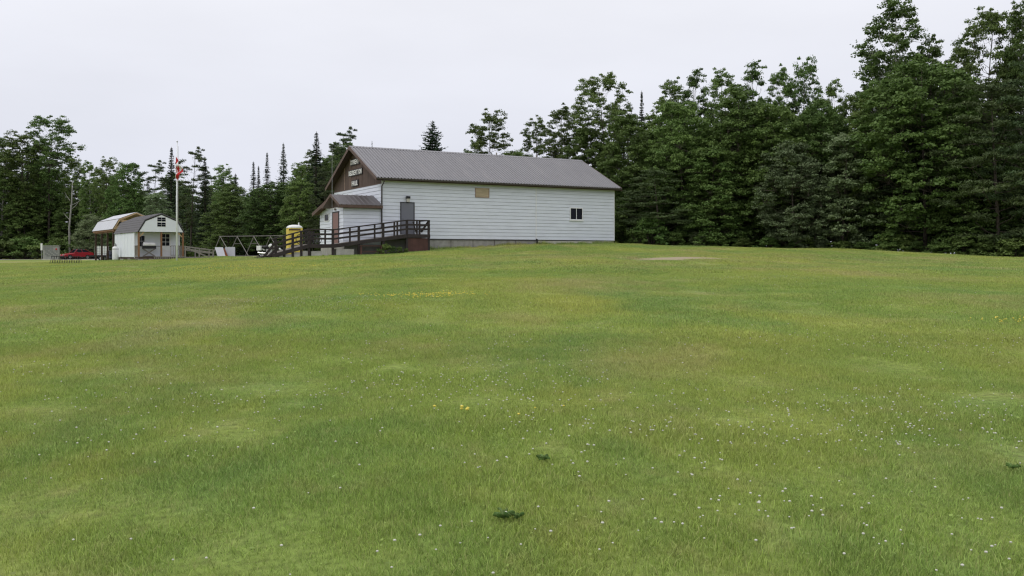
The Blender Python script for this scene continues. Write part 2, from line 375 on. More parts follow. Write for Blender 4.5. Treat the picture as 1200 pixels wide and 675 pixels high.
def lawn_colour(t, sat=1.0):
    """mottled grass colour from world position, shared by soil sheet and blades"""
    g = t.nodes.new('ShaderNodeNewGeometry')
    def noise(scale, detail=4, stretch=(1, 1, 0), off=(0, 0, 0), rough=.55):
        mpn = t.nodes.new('ShaderNodeMapping'); mpn.inputs['Scale'].default_value = stretch; mpn.inputs['Location'].default_value = off
        t.links.new(g.outputs['Position'], mpn.inputs[0])
        n = t.nodes.new('ShaderNodeTexNoise'); n.inputs['Scale'].default_value = scale; n.inputs['Detail'].default_value = detail
        n.inputs['Roughness'].default_value = rough
        t.links.new(mpn.outputs[0], n.inputs[0]); return n.outputs[0]
    def rng_(src, a, b, c, d):
        r = t.nodes.new('ShaderNodeMapRange'); r.inputs[1].default_value = a; r.inputs[2].default_value = b
        r.inputs[3].default_value = c; r.inputs[4].default_value = d; t.links.new(src, r.inputs[0]); return r.outputs[0]
    def mixc(f, a, b):
        mx = t.nodes.new('ShaderNodeMix'); mx.data_type = 'RGBA'
        t.links.new(f, mx.inputs[0])
        for s_, i in ((a, 6), (b, 7)):
            if isinstance(s_, tuple): mx.inputs[i].default_value = (*s_, 1)
            else: t.links.new(s_, mx.inputs[i])
        return mx.outputs[2]
    big = noise(.13, 6, (1, .6, 0), rough=.65); mid = noise(.42, 5, (1, .7, 0), (9, 3, 0)); fine = noise(2.3, 5, off=(4, 8, 0))
    dry = noise(.22, 7, (1, .75, 0), (31, 12, 0), .68); blue = noise(.26, 6, (1, .6, 0), (-17, 40, 0), .65)
    c = mixc(rng_(big, .42, .58, 0, 1), LAWN['green'], LAWN['yellow'])
    c = mixc(rng_(mid, .44, .68, 0, .75), c, LAWN['lime'])
    c = mixc(rng_(blue, .50, .63, 0, .7), c, LAWN['deep'])
    c = mixc(rng_(dry, .51, .65, 0, .62), c, LAWN['dry'])
    c = mixc(rng_(fine, .55, .75, 0, .4), c, LAWN['dry'])
    for (kx, ky, rx_, ry_, amt) in ((7.0, 40.0, 11.0, 13.0, .75), (-1.0, 47.0, 9.0, 7.0, .5), (17.0, 44.0, 8.0, 8.0, .55), (-4.2, 7.6, 1.3, 1.0, .5), (-26.0, 40.0, 6.0, 4.0, .4)):
        mk_ = t.nodes.new('ShaderNodeMapping'); mk_.inputs['Location'].default_value = (-kx / rx_, -ky / ry_, 0); mk_.inputs['Scale'].default_value = (1 / rx_, 1 / ry_, 0)
        t.links.new(g.outputs['Position'], mk_.inputs[0])
        ln_ = t.nodes.new('ShaderNodeVectorMath'); ln_.operation = 'LENGTH'; t.links.new(mk_.outputs[0], ln_.inputs[0])
        fall = rng_(ln_.outputs['Value'], .2, 1.0, 1, 0); spots = rng_(noise(.55, 7, (1, .8, 0), (kx, ky, 0), .7), .44, .62, 0, amt)
        ml = t.nodes.new('ShaderNodeMath'); ml.operation = 'MULTIPLY'; t.links.new(fall, ml.inputs[0]); t.links.new(spots, ml.inputs[1])
        c = mixc(ml.outputs[0], c, LAWN['worn'])
    return c, rng_, mixc, noise
LAWN = dict(green=(.262, .372, .088), yellow=(.400, .440, .106), lime=(.335, .428, .096), deep=(.212, .342, .092), dry=(.460, .415, .190), worn=(.400, .345, .165))

gm, t, b = nodes('lawn_ground')
c, rg, mixc, noise = lawn_colour(t)
def attrn(nm):
    a = t.nodes.new('ShaderNodeAttribute'); a.attribute_name = nm; return a.outputs['Fac']
n3 = noise(14, 6, (1, 1, 0)); n4 = noise(1.1, 6, (1, 1, 0), (5, 5, 0))
def rough_mask(a, lo=.35, hi=.65):
    ad = t.nodes.new('ShaderNodeMath'); ad.operation = 'MULTIPLY_ADD'; ad.inputs[1].default_value = .9
    t.links.new(n4, ad.inputs[0]); t.links.new(a, ad.inputs[2])
    return rg(ad.outputs[0], .8, 1.15, 0, 1)
soil = mixc(rg(n3, .3, .7, 0, 1), (.055, .062, .022), (.10, .105, .04))
base = mixc(rg(n3, .25, .8, .25, 1), soil, c)
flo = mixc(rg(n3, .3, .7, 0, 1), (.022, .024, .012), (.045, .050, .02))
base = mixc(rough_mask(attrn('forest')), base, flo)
gvl = mixc(rg(n3, .3, .7, 0, 1), (.20, .19, .17), (.34, .325, .30))
base = mixc(rough_mask(attrn('gravel')), base, gvl)
snd = mixc(rg(n3, .3, .7, 0, 1), (.30, .245, .16), (.42, .355, .25))
base = mixc(rough_mask(attrn('sand')), base, snd)
t.links.new(base, b.inputs['Base Color']); b.inputs['Roughness'].default_value = .95; b.inputs['Specular IOR Level'].default_value = .1
bp = t.nodes.new('ShaderNodeBump'); bp.inputs['Strength'].default_value = .8; bp.inputs['Distance'].default_value = .03
t.links.new(n3, bp.inputs['Height']); t.links.new(bp.outputs[0], b.inputs['Normal'])

def ground_hit(px, py):
    """march along the pixel's ray to the terrain"""
    d = np.arange(3.0, 140, .15); x = (px - CX) / FPX * d; z = EYE + (HY - py) / FPX * d
    g = ground_z(x, d); k = np.argmax(g >= z)
    return float(x[k]), float(d[k])
SAND = [(790, 303, 2.6, 1.1), (768, 305, 1.6, .6), (812, 301.5, 1.3, .6)]
sand = np.zeros(len(fx)); SANDXY = []
for (px, py, rx, ry) in SAND:
    x0, y0 = ground_hit(px, py); SANDXY.append((x0, y0, rx, ry)); sand = np.maximum(sand, blob_at(fx, fy, x0, y0, rx, ry) * 1.0)
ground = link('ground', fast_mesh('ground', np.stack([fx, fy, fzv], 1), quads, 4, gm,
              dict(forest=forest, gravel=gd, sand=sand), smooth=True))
ground['kind'] = 'structure'

# ------------------------------------------------------------------ the hall
hz0 = 0.0
hall = empty('recreation_hall', (HALL_O.x, HALL_O.y, 0), HA, 'long white sided hall with brown gable front and grey ribbed metal roof', 'building')
HL, HW = 18.1, 9.6
SB, EZ, GBZ = 2.72, 6.44, 6.25            # siding bottom, eave soffit, bottom of the brown gable
RZ, ROOF_E, OVF, OVB, OVS = 9.05, 6.56, .5, .32, .42
SL = (RZ - ROOF_E) / (HW / 2 + OVS)
def hs(px, off=0.0):                      # position along the long wall (offset towards the camera) from a photo column
    O = HALL_O - HV * off; k = (px - CX) / FPX
    return (O.y * k - O.x) / (HU.x - HU.y * k)
def hz(px, py, off=0.0):
    O = HALL_O - HV * off; return z_at(py, O.y + HU.y * hs(px, off))
def ht(px, s0):                           # position across the gable for a photo column, in the plane x = s0
    O = HALL_O + HU * s0; k = (px - CX) / FPX
    return (O.y * k - O.x) / (HV.x - HV.y * k)
def htz(px, py, s0):
    O = HALL_O + HU * s0; return z_at(py, O.y + HV.y * ht(px, s0))

BOARD = .236
def board_mesh(L, hgt=BOARD, key={}):
    k = (round(L, 3), round(hgt, 3))
    if k not in key:
        mb = MB(); mb.prism_x([(0.0, .018), (-.032, .018), (-.012, hgt - .002), (0.0, hgt - .002)], 0, L)  # gap left at the bottom shows the grey core as a painted lap shadow
        key[k] = mb.mesh('siding_board', M['siding'])
    return key[k]
def siding(parent, x0, x1, z0, z1, splits=()):
    """boards on a wall lying in local y = 0 facing -y"""
    cuts = [x0, *splits, x1]; n = int((z1 - z0) / BOARD + .5); h = (z1 - z0) / n
    for i in range(n):
        for a, bb in zip(cuts[:-1], cuts[1:]):
            link('siding_board', board_mesh(bb - a - .004, h), parent, (a + .002, -.001 - (i % 2) * .0004, z0 + i * h))
seam = hs(628)
wall = MB().box(0.02, HL - .02, .004, .16, SB, EZ).build('long_wall', M['siding_core_shade'], hall); siding(wall, .03, HL - .03, SB, EZ - .01, (seam,))
for (nm, x, wd) in (('corner_trim', 0, .06), ('corner_trim', HL - .06, .06), ('seam_trim', seam - .03, .06)):
    MB().box(x, x + wd, -.034, 0.0, SB, EZ).build(nm, M['white'], hall)
bw = MB().box(0.02, HL - .02, HW - .16, HW - .004, SB, EZ).build('back_wall', M['siding_core_shade'], hall)
# gable walls (front at x = 0 faces -x); local frames turned so that boards face out
fw = link('front_wall', MB().box(.004, HW - .004, .004, .16, SB, GBZ).mesh('front_wall', M['siding_core_shade']), hall, (0, HW, 0), (0, 0, -R(90)))
siding(fw, .03, HW - .03, SB, GBZ)
rw = link('rear_wall', MB().box(.004, HW - .004, .004, .16, SB, GBZ).mesh('rear_wall', M['siding_core_shade']), hall, (HL, 0, 0), (0, 0, R(90)))
siding(rw, .03, HW - .03, SB, GBZ)
def roof_under(y): return ROOF_E - .10 + SL * (min(y, HW - y) + OVS)
for xx, nm in ((0.01, 'front_gable'), (HL - .13, 'rear_gable')):
    g = MB().prism_x([(0.02, GBZ + .002), (HW - .02, GBZ + .002), (HW - .02, roof_under(HW)), (HW / 2, roof_under(HW / 2)), (.02, roof_under(0))], xx, xx + .12).build(nm, M['soffit'], hall)
    if nm == 'front_gable':
        n = 8; pw = HW / n
        for i in range(n):
            y0, y1 = i * pw + .012 + (.02 if i == 0 else 0), (i + 1) * pw - .012 - (.02 if i == n - 1 else 0)
            poly = [(y0, GBZ + .01), (y1, GBZ + .01), (y1, roof_under(y1))]
            if y0 < HW / 2 - .02 < y1: poly.append((HW / 2, roof_under(HW / 2)))
            poly.append((y0, roof_under(y0)))
            MB().prism_x(poly, xx - .022, xx - .001).build('gable_panel', M['brown_ply'], g)
        for i in (3, 4, 5, 6):
            y = i * pw
            MB().box(xx - .045, xx - .023, y - .03, y + .03, GBZ + .01, roof_under(y) - .02).build('batten', M['brown_trim'] if i in (3, 4) else M['batten'], g)
        MB().box(xx - .05, xx - .001, -.01, HW + .01, GBZ - .05, GBZ + .0085).build('belly_band', M['brown_trim'], g)
# foundation following the ground
fd = MB().box(.05, seam + .02, .03, .25, .8, SB - .002).build('foundation', M['concrete'], hall)
MB().box(seam + .022, HL - .05, .02, .25, 1.4, SB - .05).build('foundation', M['concrete_pale'], hall)
MB().box(.05, .3, .252, HW - .05, .8, SB - .002).build('foundation', M['concrete'], hall)
MB().box(HL - .3, HL - .05, .252, HW - .05, 1.2, SB - .002).build('foundation', M['concrete'], hall)
MB().box(.0, seam, -.03, .02, SB - .05, SB - .003).build('sill_flashing', M['dark_frame'], hall)
for i in range(1, 7):                      # shuttering joints in the concrete
    x = i * seam / 7
    MB().box(x - .012, x + .012, .018, .05, .9, SB - .06).build('concrete_joint', M['soffit'], fd)
# roof: two decks, each sheeted with ribbed panels
roof = MB()
for sgn in (0, 1):
    yy = lambda y: y if sgn == 0 else HW - y
    roof.prism_x([(yy(-OVS), ROOF_E - .12), (yy(-OVS), ROOF_E - .02), (yy(HW/2 - .001), RZ - .02), (yy(HW/2 - .001), RZ - .12)], -OVF, HL + OVB)
roof = roof.build('roof', M['soffit'], hall)
def ribbed_panel(wd, run, rise, mat_, nrib=4, th=.006, rib=.06, y0=0.0, z0=0.0, ribw=.045):
    """sheet sloping up +y from (0,y0,z0); ribs run up the slope"""
    L = math.hypot(run, rise); prof = []; p = wd / nrib
    for i in range(nrib):
        a = i * p
        prof += [(a, 0), (a + p * .5 - ribw, 0), (a + p * .5 - ribw * .45, rib), (a + p * .5 + ribw * .45, rib), (a + p * .5 + ribw, 0)]
    prof.append((wd, 0)); cs, sn = run / L, rise / L
    mb = MB(); n = len(prof)
    for lift in (0, -th):
        for l in (0, L):
            for (x, h) in prof:
                hh = h + lift; mb.v.append((x, y0 + l * cs - hh * sn, z0 + l * sn + hh * cs))
    for i in range(n - 1):
        mb.f.append((i, i + 1, n + i + 1, n + i)); mb.f.append((2*n + i, 3*n + i, 3*n + i + 1, 2*n + i + 1))
        mb.f.append((i, 2*n + i, 2*n + i + 1, i + 1)); mb.f.append((n + i, n + i + 1, 3*n + i + 1, 3*n + i))
    mb.f.append((0, n, 3*n, 2*n)); mb.f.append((n - 1, 3*n - 1, 4*n - 1, 2*n - 1))
    return mb
npan = 21; span = HL + OVF + OVB; pw = span / npan
run, rise = HW / 2 + OVS + .05, (HW / 2 + OVS + .05) * SL
pm = ribbed_panel(pw - .004, run, rise, None).mesh('roof_panel', M['roof'])
for i in range(npan):
    link('roof_panel', pm, roof, (-OVF + i * pw + .002, -OVS - .05, ROOF_E - .012 + .002 * (i % 2)))
    link('roof_panel', pm, roof, (-OVF + (i + 1) * pw - .002, HW + OVS + .05, ROOF_E - .012 + .002 * (i % 2)), (0, 0, math.pi))
MB().prism_x([(HW/2 - .2, RZ - .055), (HW/2, RZ + .06), (HW/2 + .2, RZ - .055), (HW/2, RZ + .02)], -OVF - .01, HL + OVB + .01).build('ridge_cap', M['roof'], roof)
for x0 in (-OVF - .03, HL + OVB + .001):   # rake boards
    for sgn in (0, 1):
        yy = lambda y: y if sgn == 0 else HW - y
        MB().prism_x([(yy(-OVS - .06), ROOF_E - .22), (yy(-OVS - .06), ROOF_E + .015), (yy(HW/2 - .001), RZ + .035), (yy(HW/2 - .001), RZ - .2)], x0, x0 + .029).build('rake_board', M['brown_trim'], roof)
MB().box(-OVF + .002, HL + OVB - .002, -OVS + .02, .0, EZ - .02, EZ + .0).build('soffit_board', M['soffit'], hall)
MB().box(-OVF + .002, HL + OVB - .002, -OVS - .03, -OVS + .0, ROOF_E - .19, ROOF_E - .025).build('fascia', M['soffit'], roof)
jo = [-OVF] + [hs(px, OVS) for px in (542, 590, 634, 676)] + [HL + OVB]
for a, bb in zip(jo[:-1], jo[1:]):
    MB().prism_x([(-OVS - .031, ROOF_E - .13), (-OVS - .125, ROOF_E - .12), (-OVS - .15, ROOF_E - .03), (-OVS - .138, ROOF_E - .03), (-OVS - .115, ROOF_E - .105), (-OVS - .031, ROOF_E - .115)], a + .02, bb - .02).build('gutter', M['gutter'], roof)
MB().tube([(.04, -OVS - .08, ROOF_E - .12), (.03, -OVS + .1, ROOF_E - .32), (.0, -.09, ROOF_E - .52), (0, -.09, 3.35)], .042, 8).build('downspout', M['gutter'], hall, smooth=True)
MB().tube([(seam + .02, -.02, SB + .03), (seam + .02, -.14, SB + .03), (seam + .02, -.15, SB - .35)], .06, 8).build('drain_pipe', M['black'], hall, smooth=True)

# openings on the long wall
def door(parent, x0, x1, z0, z1, m, hside=0):
    d = MB().box(x0, x1, -.055, -.001, z0, z1).build('door', m, parent)
    fr = MB().box(x0 - .06, x0 - .002, -.075, -.001, z0, z1 + .06).box(x1 + .002, x1 + .06, -.075, -.001, z0, z1 + .06).box(x0 - .002, x1 + .002, -.075, -.001, z1 + .002, z1 + .06)
    fr.build('door_frame', M['dark_frame'], d)
    hx = x0 + .08 if hside == 0 else x1 - .08
    MB().tube([(hx, -.056, z0 + 1.0), (hx, -.10, z0 + 1.0), (hx + (.1 if hside == 0 else -.1), -.11, z0 + 1.0)], .014, 6).build('door_handle', M['chrome'], d)
    return d
dx0, dx1 = hs(469.8), hs(484.4); DECK = 2.96
door(hall, dx0, dx1, DECK + .03, DECK + 2.06, M['grey_door'])
lx = (dx0 + dx1) / 2; lz = hz(477, 235)
lamp = MB().box(lx - .09, lx + .09, -.06, -.026, lz - .1, lz + .25).build('wall_lamp', M['lamp_metal'], hall)
MB().box(lx - .12, lx + .12, -.26, -.061, lz + .12, lz + .27).build('lamp_hood', M['black'], lamp)
MB().box(lx - .09, lx + .09, -.22, -.061, lz - .10, lz + .118).build('lamp_glass', M['lamp_glass'], lamp)
bx0, bx1, bz1, bz0 = hs(557.5), hs(572), hz(565, 220.5), hz(565, 230.6)
bo = MB().box(bx0, bx1, -.06, -.001, bz0, bz1).build('boarded_window', M['plywood'], hall)
MB().box(bx0 - .06, bx0 - .002, -.07, -.001, bz0 - .06, bz1).box(bx1 + .002, bx1 + .06, -.07, -.001, bz0 - .06, bz1).box(bx0 - .002, bx1 + .002, -.07, -.001, bz0 - .06, bz0 - .002).build('window_trim', M['batten'], bo)
wx0, wx1, wz1, wz0 = hs(668.3), hs(681.8), hz(675, 244.3), hz(675, 257)
def window(parent, x0, x1, z0, z1, cols=2, rows=1, fw_=.05, fm=None):
    fm = fm or M['white']
    wn = MB()
    wn.box(x0 - fw_, x0, -.07, -.001, z0 - fw_, z1 + fw_).box(x1, x1 + fw_, -.07, -.001, z0 - fw_, z1 + fw_)
    wn.box(x0 + .0005, x1 - .0005, -.07, -.001, z0 - fw_, z0).box(x0 + .0005, x1 - .0005, -.07, -.001, z1, z1 + fw_)
    wn = wn.build('window', fm, parent)
    pw_, ph = (x1 - x0) / cols, (z1 - z0) / rows; g = fw_ * .7
    for i in range(cols):
        for j in range(rows):
            MB().box(x0 + i * pw_ + (g/2 if i else .001), x0 + (i + 1) * pw_ - (g/2 if i < cols - 1 else .001), -.036, -.028, z0 + j * ph + (g/2 if j else .001), z0 + (j + 1) * ph - (g/2 if j < rows - 1 else .001)).build('pane', M['glass'], wn)
    for i in range(1, cols): MB().box(x0 + i * pw_ - g/2 + .001, x0 + i * pw_ + g/2 - .001, -.06, -.001, z0 + .001, z1 - .001).build('mullion', fm, wn)
    for j in range(1, rows): MB().box(x0 + .002, x1 - .002, -.0585, -.0385, z0 + j * ph - g/2 + .001, z0 + j * ph + g/2 - .001).build('glazing_bar', fm, wn)
    return wn
wn = window(hall, wx0, wx1, wz0, wz1, 2, 1, .06)
MB().box(wx0 - .12, wx1 + .12, -.11, -.001, wz0 - .12, wz0 - .062).build('sill', M['white'], wn)
cap = MB().tube([(HL * .60, HW/2, RZ - .05), (HL * .60, HW/2, RZ + .22)], .05, 8).build('roof_vent_pipe', M['old_wood'], roof)
link('roof_vent_pipe', cap.data, roof, (HL * .19, 0, 0))

# gable signs: white raised letters on dark backing boards
def text_mesh(ch, size, depth, mat_):
    cu = bpy.data.curves.new('t', 'FONT'); cu.body = ch; cu.size = size; cu.extrude = depth; cu.align_x = 'CENTER'; cu.offset = .012
    o = bpy.data.objects.new('t', cu); COL.objects.link(o)
    dg = bpy.context.evaluated_depsgraph_get(); m = bpy.data.meshes.new_from_object(o.evaluated_get(dg))
    bpy.data.objects.remove(o); m.materials.clear(); m.materials.append(mat_); m.name = 'letter'
    return m
LET = {}
def sign(word, px, py, wpx, lab):
    s0 = -.045; tc_ = ht(px, s0); zc = htz(px, py, s0); W_ = wpx / 5.95; H_ = .36
    # local frame: x runs to the viewer's right (towards -HV), faces -HU
    o = hall_xy(s0 + .01, tc_)
    e = empty('wall_sign', (o[0], o[1], zc), HA - R(90), lab, 'sign', 'word signs on the brown gable')
    MB().box(-W_/2 - .05, W_/2 + .05, -.03, 0, -H_/2 - .03, H_/2 + .03).build('backing_board', M['black'], e)
    n = len(word); p = W_ / n
    for i, ch in enumerate(word):
        if ch not in LET: LET[ch] = text_mesh(ch, .44, .012, M['letter'])
        m = LET[ch]; xs = [v.co.x for v in m.vertices]; wch = max(xs) - min(xs)
        sx = min(p * .90 / max(wch, .01), 1.15) if ch != 'I' else 1.0
        link('letter', m, e, (-W_/2 + (i + .5) * p, -.043, -.155), (R(90), 0, 0), (sx, 1, 1))
sign('DYMENT', 416.2, 189.6, 10.2, 'top sign with white letters DYMENT under the gable peak')
sign('RECREATION', 416.6, 202.0, 15.8, 'wide middle sign with white letters RECREATION on the gable')
sign('HALL', 416.2, 214.6, 7.2, 'short lowest sign with white letters HALL on the gable')

# front vestibule + side annex (parts of the hall)
VL, VW = 2.47, 2.70; VB = 2.30; VE = 4.62
def wall_part(nm, x0y0, ang, L, z0, z1, top=None):
    """wall of length L along local x facing -y, placed in the hall frame"""
    prof = top or [(0, z1), (L, z1)]
    poly = [(0, z0), (L, z0)] + [p for p in reversed(prof)]
    w_ = link(nm, MB().prism_y(poly, .004, .12).mesh(nm, M['siding_core_shade']), hall, (*x0y0, 0), (0, 0, ang))
    return w_
def sided(wall_, L, z0, top):
    """boards whose right/left ends follow the wall top line top(x)"""
    z = z0; i = 0
    zmax = max(top(0), top(L / 2), top(L))
    while z < zmax - .03:
        h = min(BOARD, zmax - z); xs = [x for x in np.linspace(.01, L - .01, 60) if top(x) > z + h * .5]
        if len(xs) > 1:
            link('siding_board', board_mesh(round(xs[-1] - xs[0], 2), h), wall_, (xs[0], -.001, z))
        z += BOARD; i += 1
MB().box(-VL + .03, -.02, .06, VW - .05, 1.2, VB - .01).build('vestibule_foundation', M['concrete'], hall)
v1 = wall_part('vestibule_side_wall', (-VL, .03), 0, VL - .02, VB, VE); sided(v1, VL - .02, VB, lambda x: VE)
VRZ, VEZ, VOH = 5.50, 4.80, .36; VSL = (VRZ - VEZ) / (VW / 2 + VOH)
v2 = wall_part('vestibule_front_wall', (-VL, VW + .03), -R(90), VW, VB, VE); sided(v2, VW, VB, lambda x: VE)
v3 = wall_part('vestibule_far_wall', (-.02, VW + .03), R(180), VL - .02, VB, VE)
vg = MB().prism_x([(.03, VE + .002), (VW + .03, VE + .002), (VW / 2 + .03, VRZ - .13)], -VL - .01, -VL + .08).build('vestibule_gable', M['brown_ply'], hall)
MB().box(-VL - .035, -VL - .012, .03, VW + .03, VE - .03, VE + .06).build('vestibule_band', M['white'], hall)
vr = MB(); vc = VW / 2 + .03
for sgn in (-1, 1):
    vr.prism_x([(vc + sgn * (VW/2 + VOH), VEZ - .11), (vc + sgn * (VW/2 + VOH), VEZ - .015), (vc + sgn * .001, VRZ - .015), (vc + sgn * .001, VRZ - .11)], -VL - .42, -.03)
vr = vr.build('vestibule_roof', M['brown_trim'], hall)
vrun = VW/2 + VOH + .04; vpm = ribbed_panel((VL + .42 - .03) / 3 - .004, vrun, vrun * VSL, None, 3, .006, .03).mesh('roof_panel', M['roof_dark'])
for i in range(3):
    xw = (VL + .39) / 3
    link('roof_panel', vpm, vr, (-VL - .42 + i * xw + .002, vc - VW/2 - VOH - .04, VEZ - .012))
    link('roof_panel', vpm, vr, (-VL - .42 + (i + 1) * xw - .002, vc + VW/2 + VOH + .04, VEZ - .012), (0, 0, math.pi))
for sgn in (-1, 1):
    MB().prism_x([(vc + sgn * (VW/2 + VOH + .05), VEZ - .16), (vc + sgn * (VW/2 + VOH + .05), VEZ + .03), (vc + sgn * .002, VRZ + .05), (vc + sgn * .002, VRZ - .13)], -VL - .45, -VL - .422).build('rake_board', M['brown_trim'], vr)
MB().box(-VL - .42, -.03, vc - VW/2 - VOH - .03, vc - VW/2 - VOH, VEZ - .19, VEZ - .02).build('fascia', M['brown_trim'], vr)
MB().box(-VL - .41, -.03, vc - VW/2 - VOH + .002, .02, VE - .02, VE - .001).build('soffit_board', M['soffit'], hall)
# door in the vestibule front (frame local to the wall: x runs from far side to near side)
d0, d1 = ht(397.6, -VL), ht(391.0, -VL)
door(v2, VW + .03 - d1, VW + .03 - d0, VB + .04, VB + 2.06, M['mauve_door'], 1)
lampv = MB().box(VW - .03 - (d0 + d1)/2 - .02, VW - .03 - (d0 + d1)/2 + .12, -.14, -.026, VB + 2.2, VB + 2.33).build('porch_lamp', M['lamp_metal'], v2)
AX, AY = -2.10, 6.15
def arz(y): return 5.47 - (y - 2.4) * .229
a1 = wall_part('annex_front_wall', (AX, AY), -R(90), AY - VW - .04, VB, 0, [(0, arz(AY) - .12), (AY - VW - .04, arz(VW + .04) - .12)])
sided(a1, AY - VW - .04, VB, lambda x: arz(AY - x) - .14)
a2 = wall_part('annex_side_wall', (-.02, AY), R(180), -AX - .04, VB, arz(AY) - .12)
MB().box(AX + .03, -.02, VW + .06, AY - .05, 1.2, VB - .01).build('annex_foundation', M['concrete'], hall)
ar = MB().prism_x([(2.4, arz(2.4) - .1), (2.4, arz(2.4)), (AY + .38, arz(AY + .38)), (AY + .38, arz(AY + .38) - .1)], AX - .42, -.03).build('annex_roof', M['roof_dark'], hall)
MB().prism_x([(2.4, arz(2.4) - .2), (2.4, arz(2.4) + .03), (AY + .42, arz(AY + .42) + .03), (AY + .42, arz(AY + .42) - .2)], AX - .45, AX - .422).build('rake_board', M['brown_trim'], ar)
MB().prism_x([(VW + .5, arz(VW + .5) - .125), (VW + .5, arz(VW + .5) - .105), (AY + .36, arz(AY + .36) - .105), (AY + .36, arz(AY + .36) - .125)], AX - .41, AX - .03).build('soffit_board', M['ramp_skirt'], ar)
w0, w1 = ht(386.0, AX), ht(381.3, AX)
window(a1, AY - w1, AY - w0, htz(383, 258.8, AX), htz(383, 251.4, AX), 1, 1, .05, M['white'])
# mast beside the vestibule
mx_, my_ = hall_xy(-VL - .5, ht(389.2, -VL - .5)); mY = my_
mast = empty('antenna_mast', (mx_, my_, gz(mx_, my_)), 0, 'thin tall antenna mast rising beside the entrance porch roof', 'antenna')
g0 = gz(mx_, my_)
MB().tube([(0, 0, 0), (0, 0, z_at(172, mY) - g0)], [.018, .010], 6).build('pole', M['galv'], mast)
MB().beam((-.18, 0, z_at(174, mY) - g0), (.25, 0, z_at(174.5, mY) - g0), .02).build('cross_arm', M['galv'], mast)

# ------------------------------------------------------------------ wheelchair ramp
rampo = empty('wheelchair_ramp', (HALL_O.x, HALL_O.y, 0), HA, 'dark brown timber ramp with railings climbing to the grey side door', 'ramp')
OY = -1.6
def gl(s, t): x, y = hall_xy(s, t); return gz(x, y)
XP0, XP1 = hs(477, 1.6), hs(502.5, 1.6); XL1 = hs(391, 1.6); XL0 = hs(361.5, 1.6); XE = hs(312, 1.6)
LD = 2.30; ZE = gl(XE, OY) + .12
def deck_z(s):
    if s >= XP0: return DECK
    if s >= XL1: return LD + (DECK - LD) * (s - XL1) / (XP0 - XL1)
    if s >= XL0: return LD
    return ZE + (LD - ZE) * (s - XE) / (XL0 - XE)
def deck_run(s0, s1, y0, y1, along=True):
    n = max(1, int((s1 - s0) / .29))
    d = MB().prism_y([(s0, deck_z(s0 + .001) - .2), (s1, deck_z(s1 - .001) - .2), (s1, deck_z(s1 - .001) - .04), (s0, deck_z(s0 + .001) - .04)], y0, y1).build('deck_frame', M['ramp'], rampo)
    for i in range(n):
        a = s0 + (s1 - s0) * i / n; bb = s0 + (s1 - s0) * (i + 1) / n - .012
        za, zb = deck_z(a + .001), deck_z(bb)
        MB().prism_y([(a, za - .038), (bb, zb - .038), (bb, zb), (a, za)], y0 - .03, y1 + .02).build('deck_board', M['deck_grey'], d)
deck_run(XP0, XP1, OY + .05, -.1); deck_run(XL1, XP0 - .002, OY + .05, -.1); deck_run(XL0, XL1 - .002, OY + .05, 2.3); deck_run(XE, XL0 - .002, OY + .05, -.1)
for px in (502.3, 476.8, 449, 420.4, 390, 362, 353, 343, 333, 323):
    s = hs(px, 1.6); zt = deck_z(s) + .86; zb = gl(s, OY) - .15
    MB().box(s - .065, s + .065, OY - .06, OY + .05, zb, zt).build('post', M['ramp'] if px > 400 or px < 395 else M['ramp'], rampo)
for px in (465.5, 462, 439, 410, 381, 488.5, 491.5):
    s = hs(px, 1.6)
    MB().box(s - .045, s + .045, OY - .045, OY + .03, deck_z(s) - .1, deck_z(s) + .85).build('baluster', M['ramp'], rampo)
segs = [(XP1 + .05, XP0), (XP0 - .001, XL1), (XL1 - .001, XL0), (XL0 - .001, hs(318, 1.6))]
for (a, bb) in segs:
    za, zb = deck_z(a if a < XP1 else XP1), deck_z(bb)
    MB().beam((a, OY - .01, za + .88), (bb, OY - .01, zb + .88), .17, .075).build('top_rail', M['ramp'], rampo)
    for hgt in (.60, .33):
        MB().beam((a, OY - .075, za + hgt), (bb, OY - .075, zb + hgt), .04, .115).build('rail', M['ramp'], rampo)
    MB().beam((a, OY - .09, za - .1), (bb, OY - .09, zb - .1), .04, .22).build('rim_joist', M['ramp'], rampo)
# inner railing beside the wall below the landing, landing sides
for (p, q) in (((XL0 + .95, 2.25), (XL1 - .1, 2.25)),):
    za, zb = deck_z(p[0] + .001), deck_z(q[0] - .001 if q[0] > XL0 + .1 else q[0])
    for hgt, hh in ((.88, .05), (.60, .1), (.33, .1)):
        MB().beam((p[0], p[1], za + hgt), (q[0], q[1], zb + hgt), .05, hh).build('rail', M['ramp'], rampo)
    for f in (0, .33, .66, 1):
        x = p[0] + (q[0] - p[0]) * f; y = p[1] + (q[1] - p[1]) * f; z = za + (zb - za) * f
        MB().box(x - .045, x + .045, y - .045, y + .045, gl(x, y) - .1, z + .86).build('post', M['ramp'], rampo)
# end of the upper platform: railing with diagonals, boarded skirt
sk = MB().box(XP0 + .055, XP1 - .055, OY - .03, OY - .005, gl(XP0, OY) - .1, DECK - .23).build('skirt_panel', M['ramp_skirt'], rampo)
for k in range(1, 4):
    xx = XP0 + (XP1 - XP0) * k / 4
    MB().box(xx - .006, xx + .006, OY - .034, OY - .0305, gl(XP0, OY), DECK - .24).build('panel_joint', M['soffit'], sk)
MB().beam((hs(493.5, 1.6), OY, DECK + .15), (XP1 - .05, OY, DECK + .80), .06, .12).build('brace', M['ramp'], rampo)
MB().beam((XP0 + .4, OY, DECK + .80), (XP0 + .62, OY, DECK + .10), .04, .07).build('brace', M['ramp'], rampo)
for hgt, hh in ((.88, .05), (.60, .1), (.33, .1)):
    MB().beam((XP1, OY, DECK + hgt), (XP1, -.1, DECK + hgt), .05, hh).build('rail', M['ramp'], rampo)
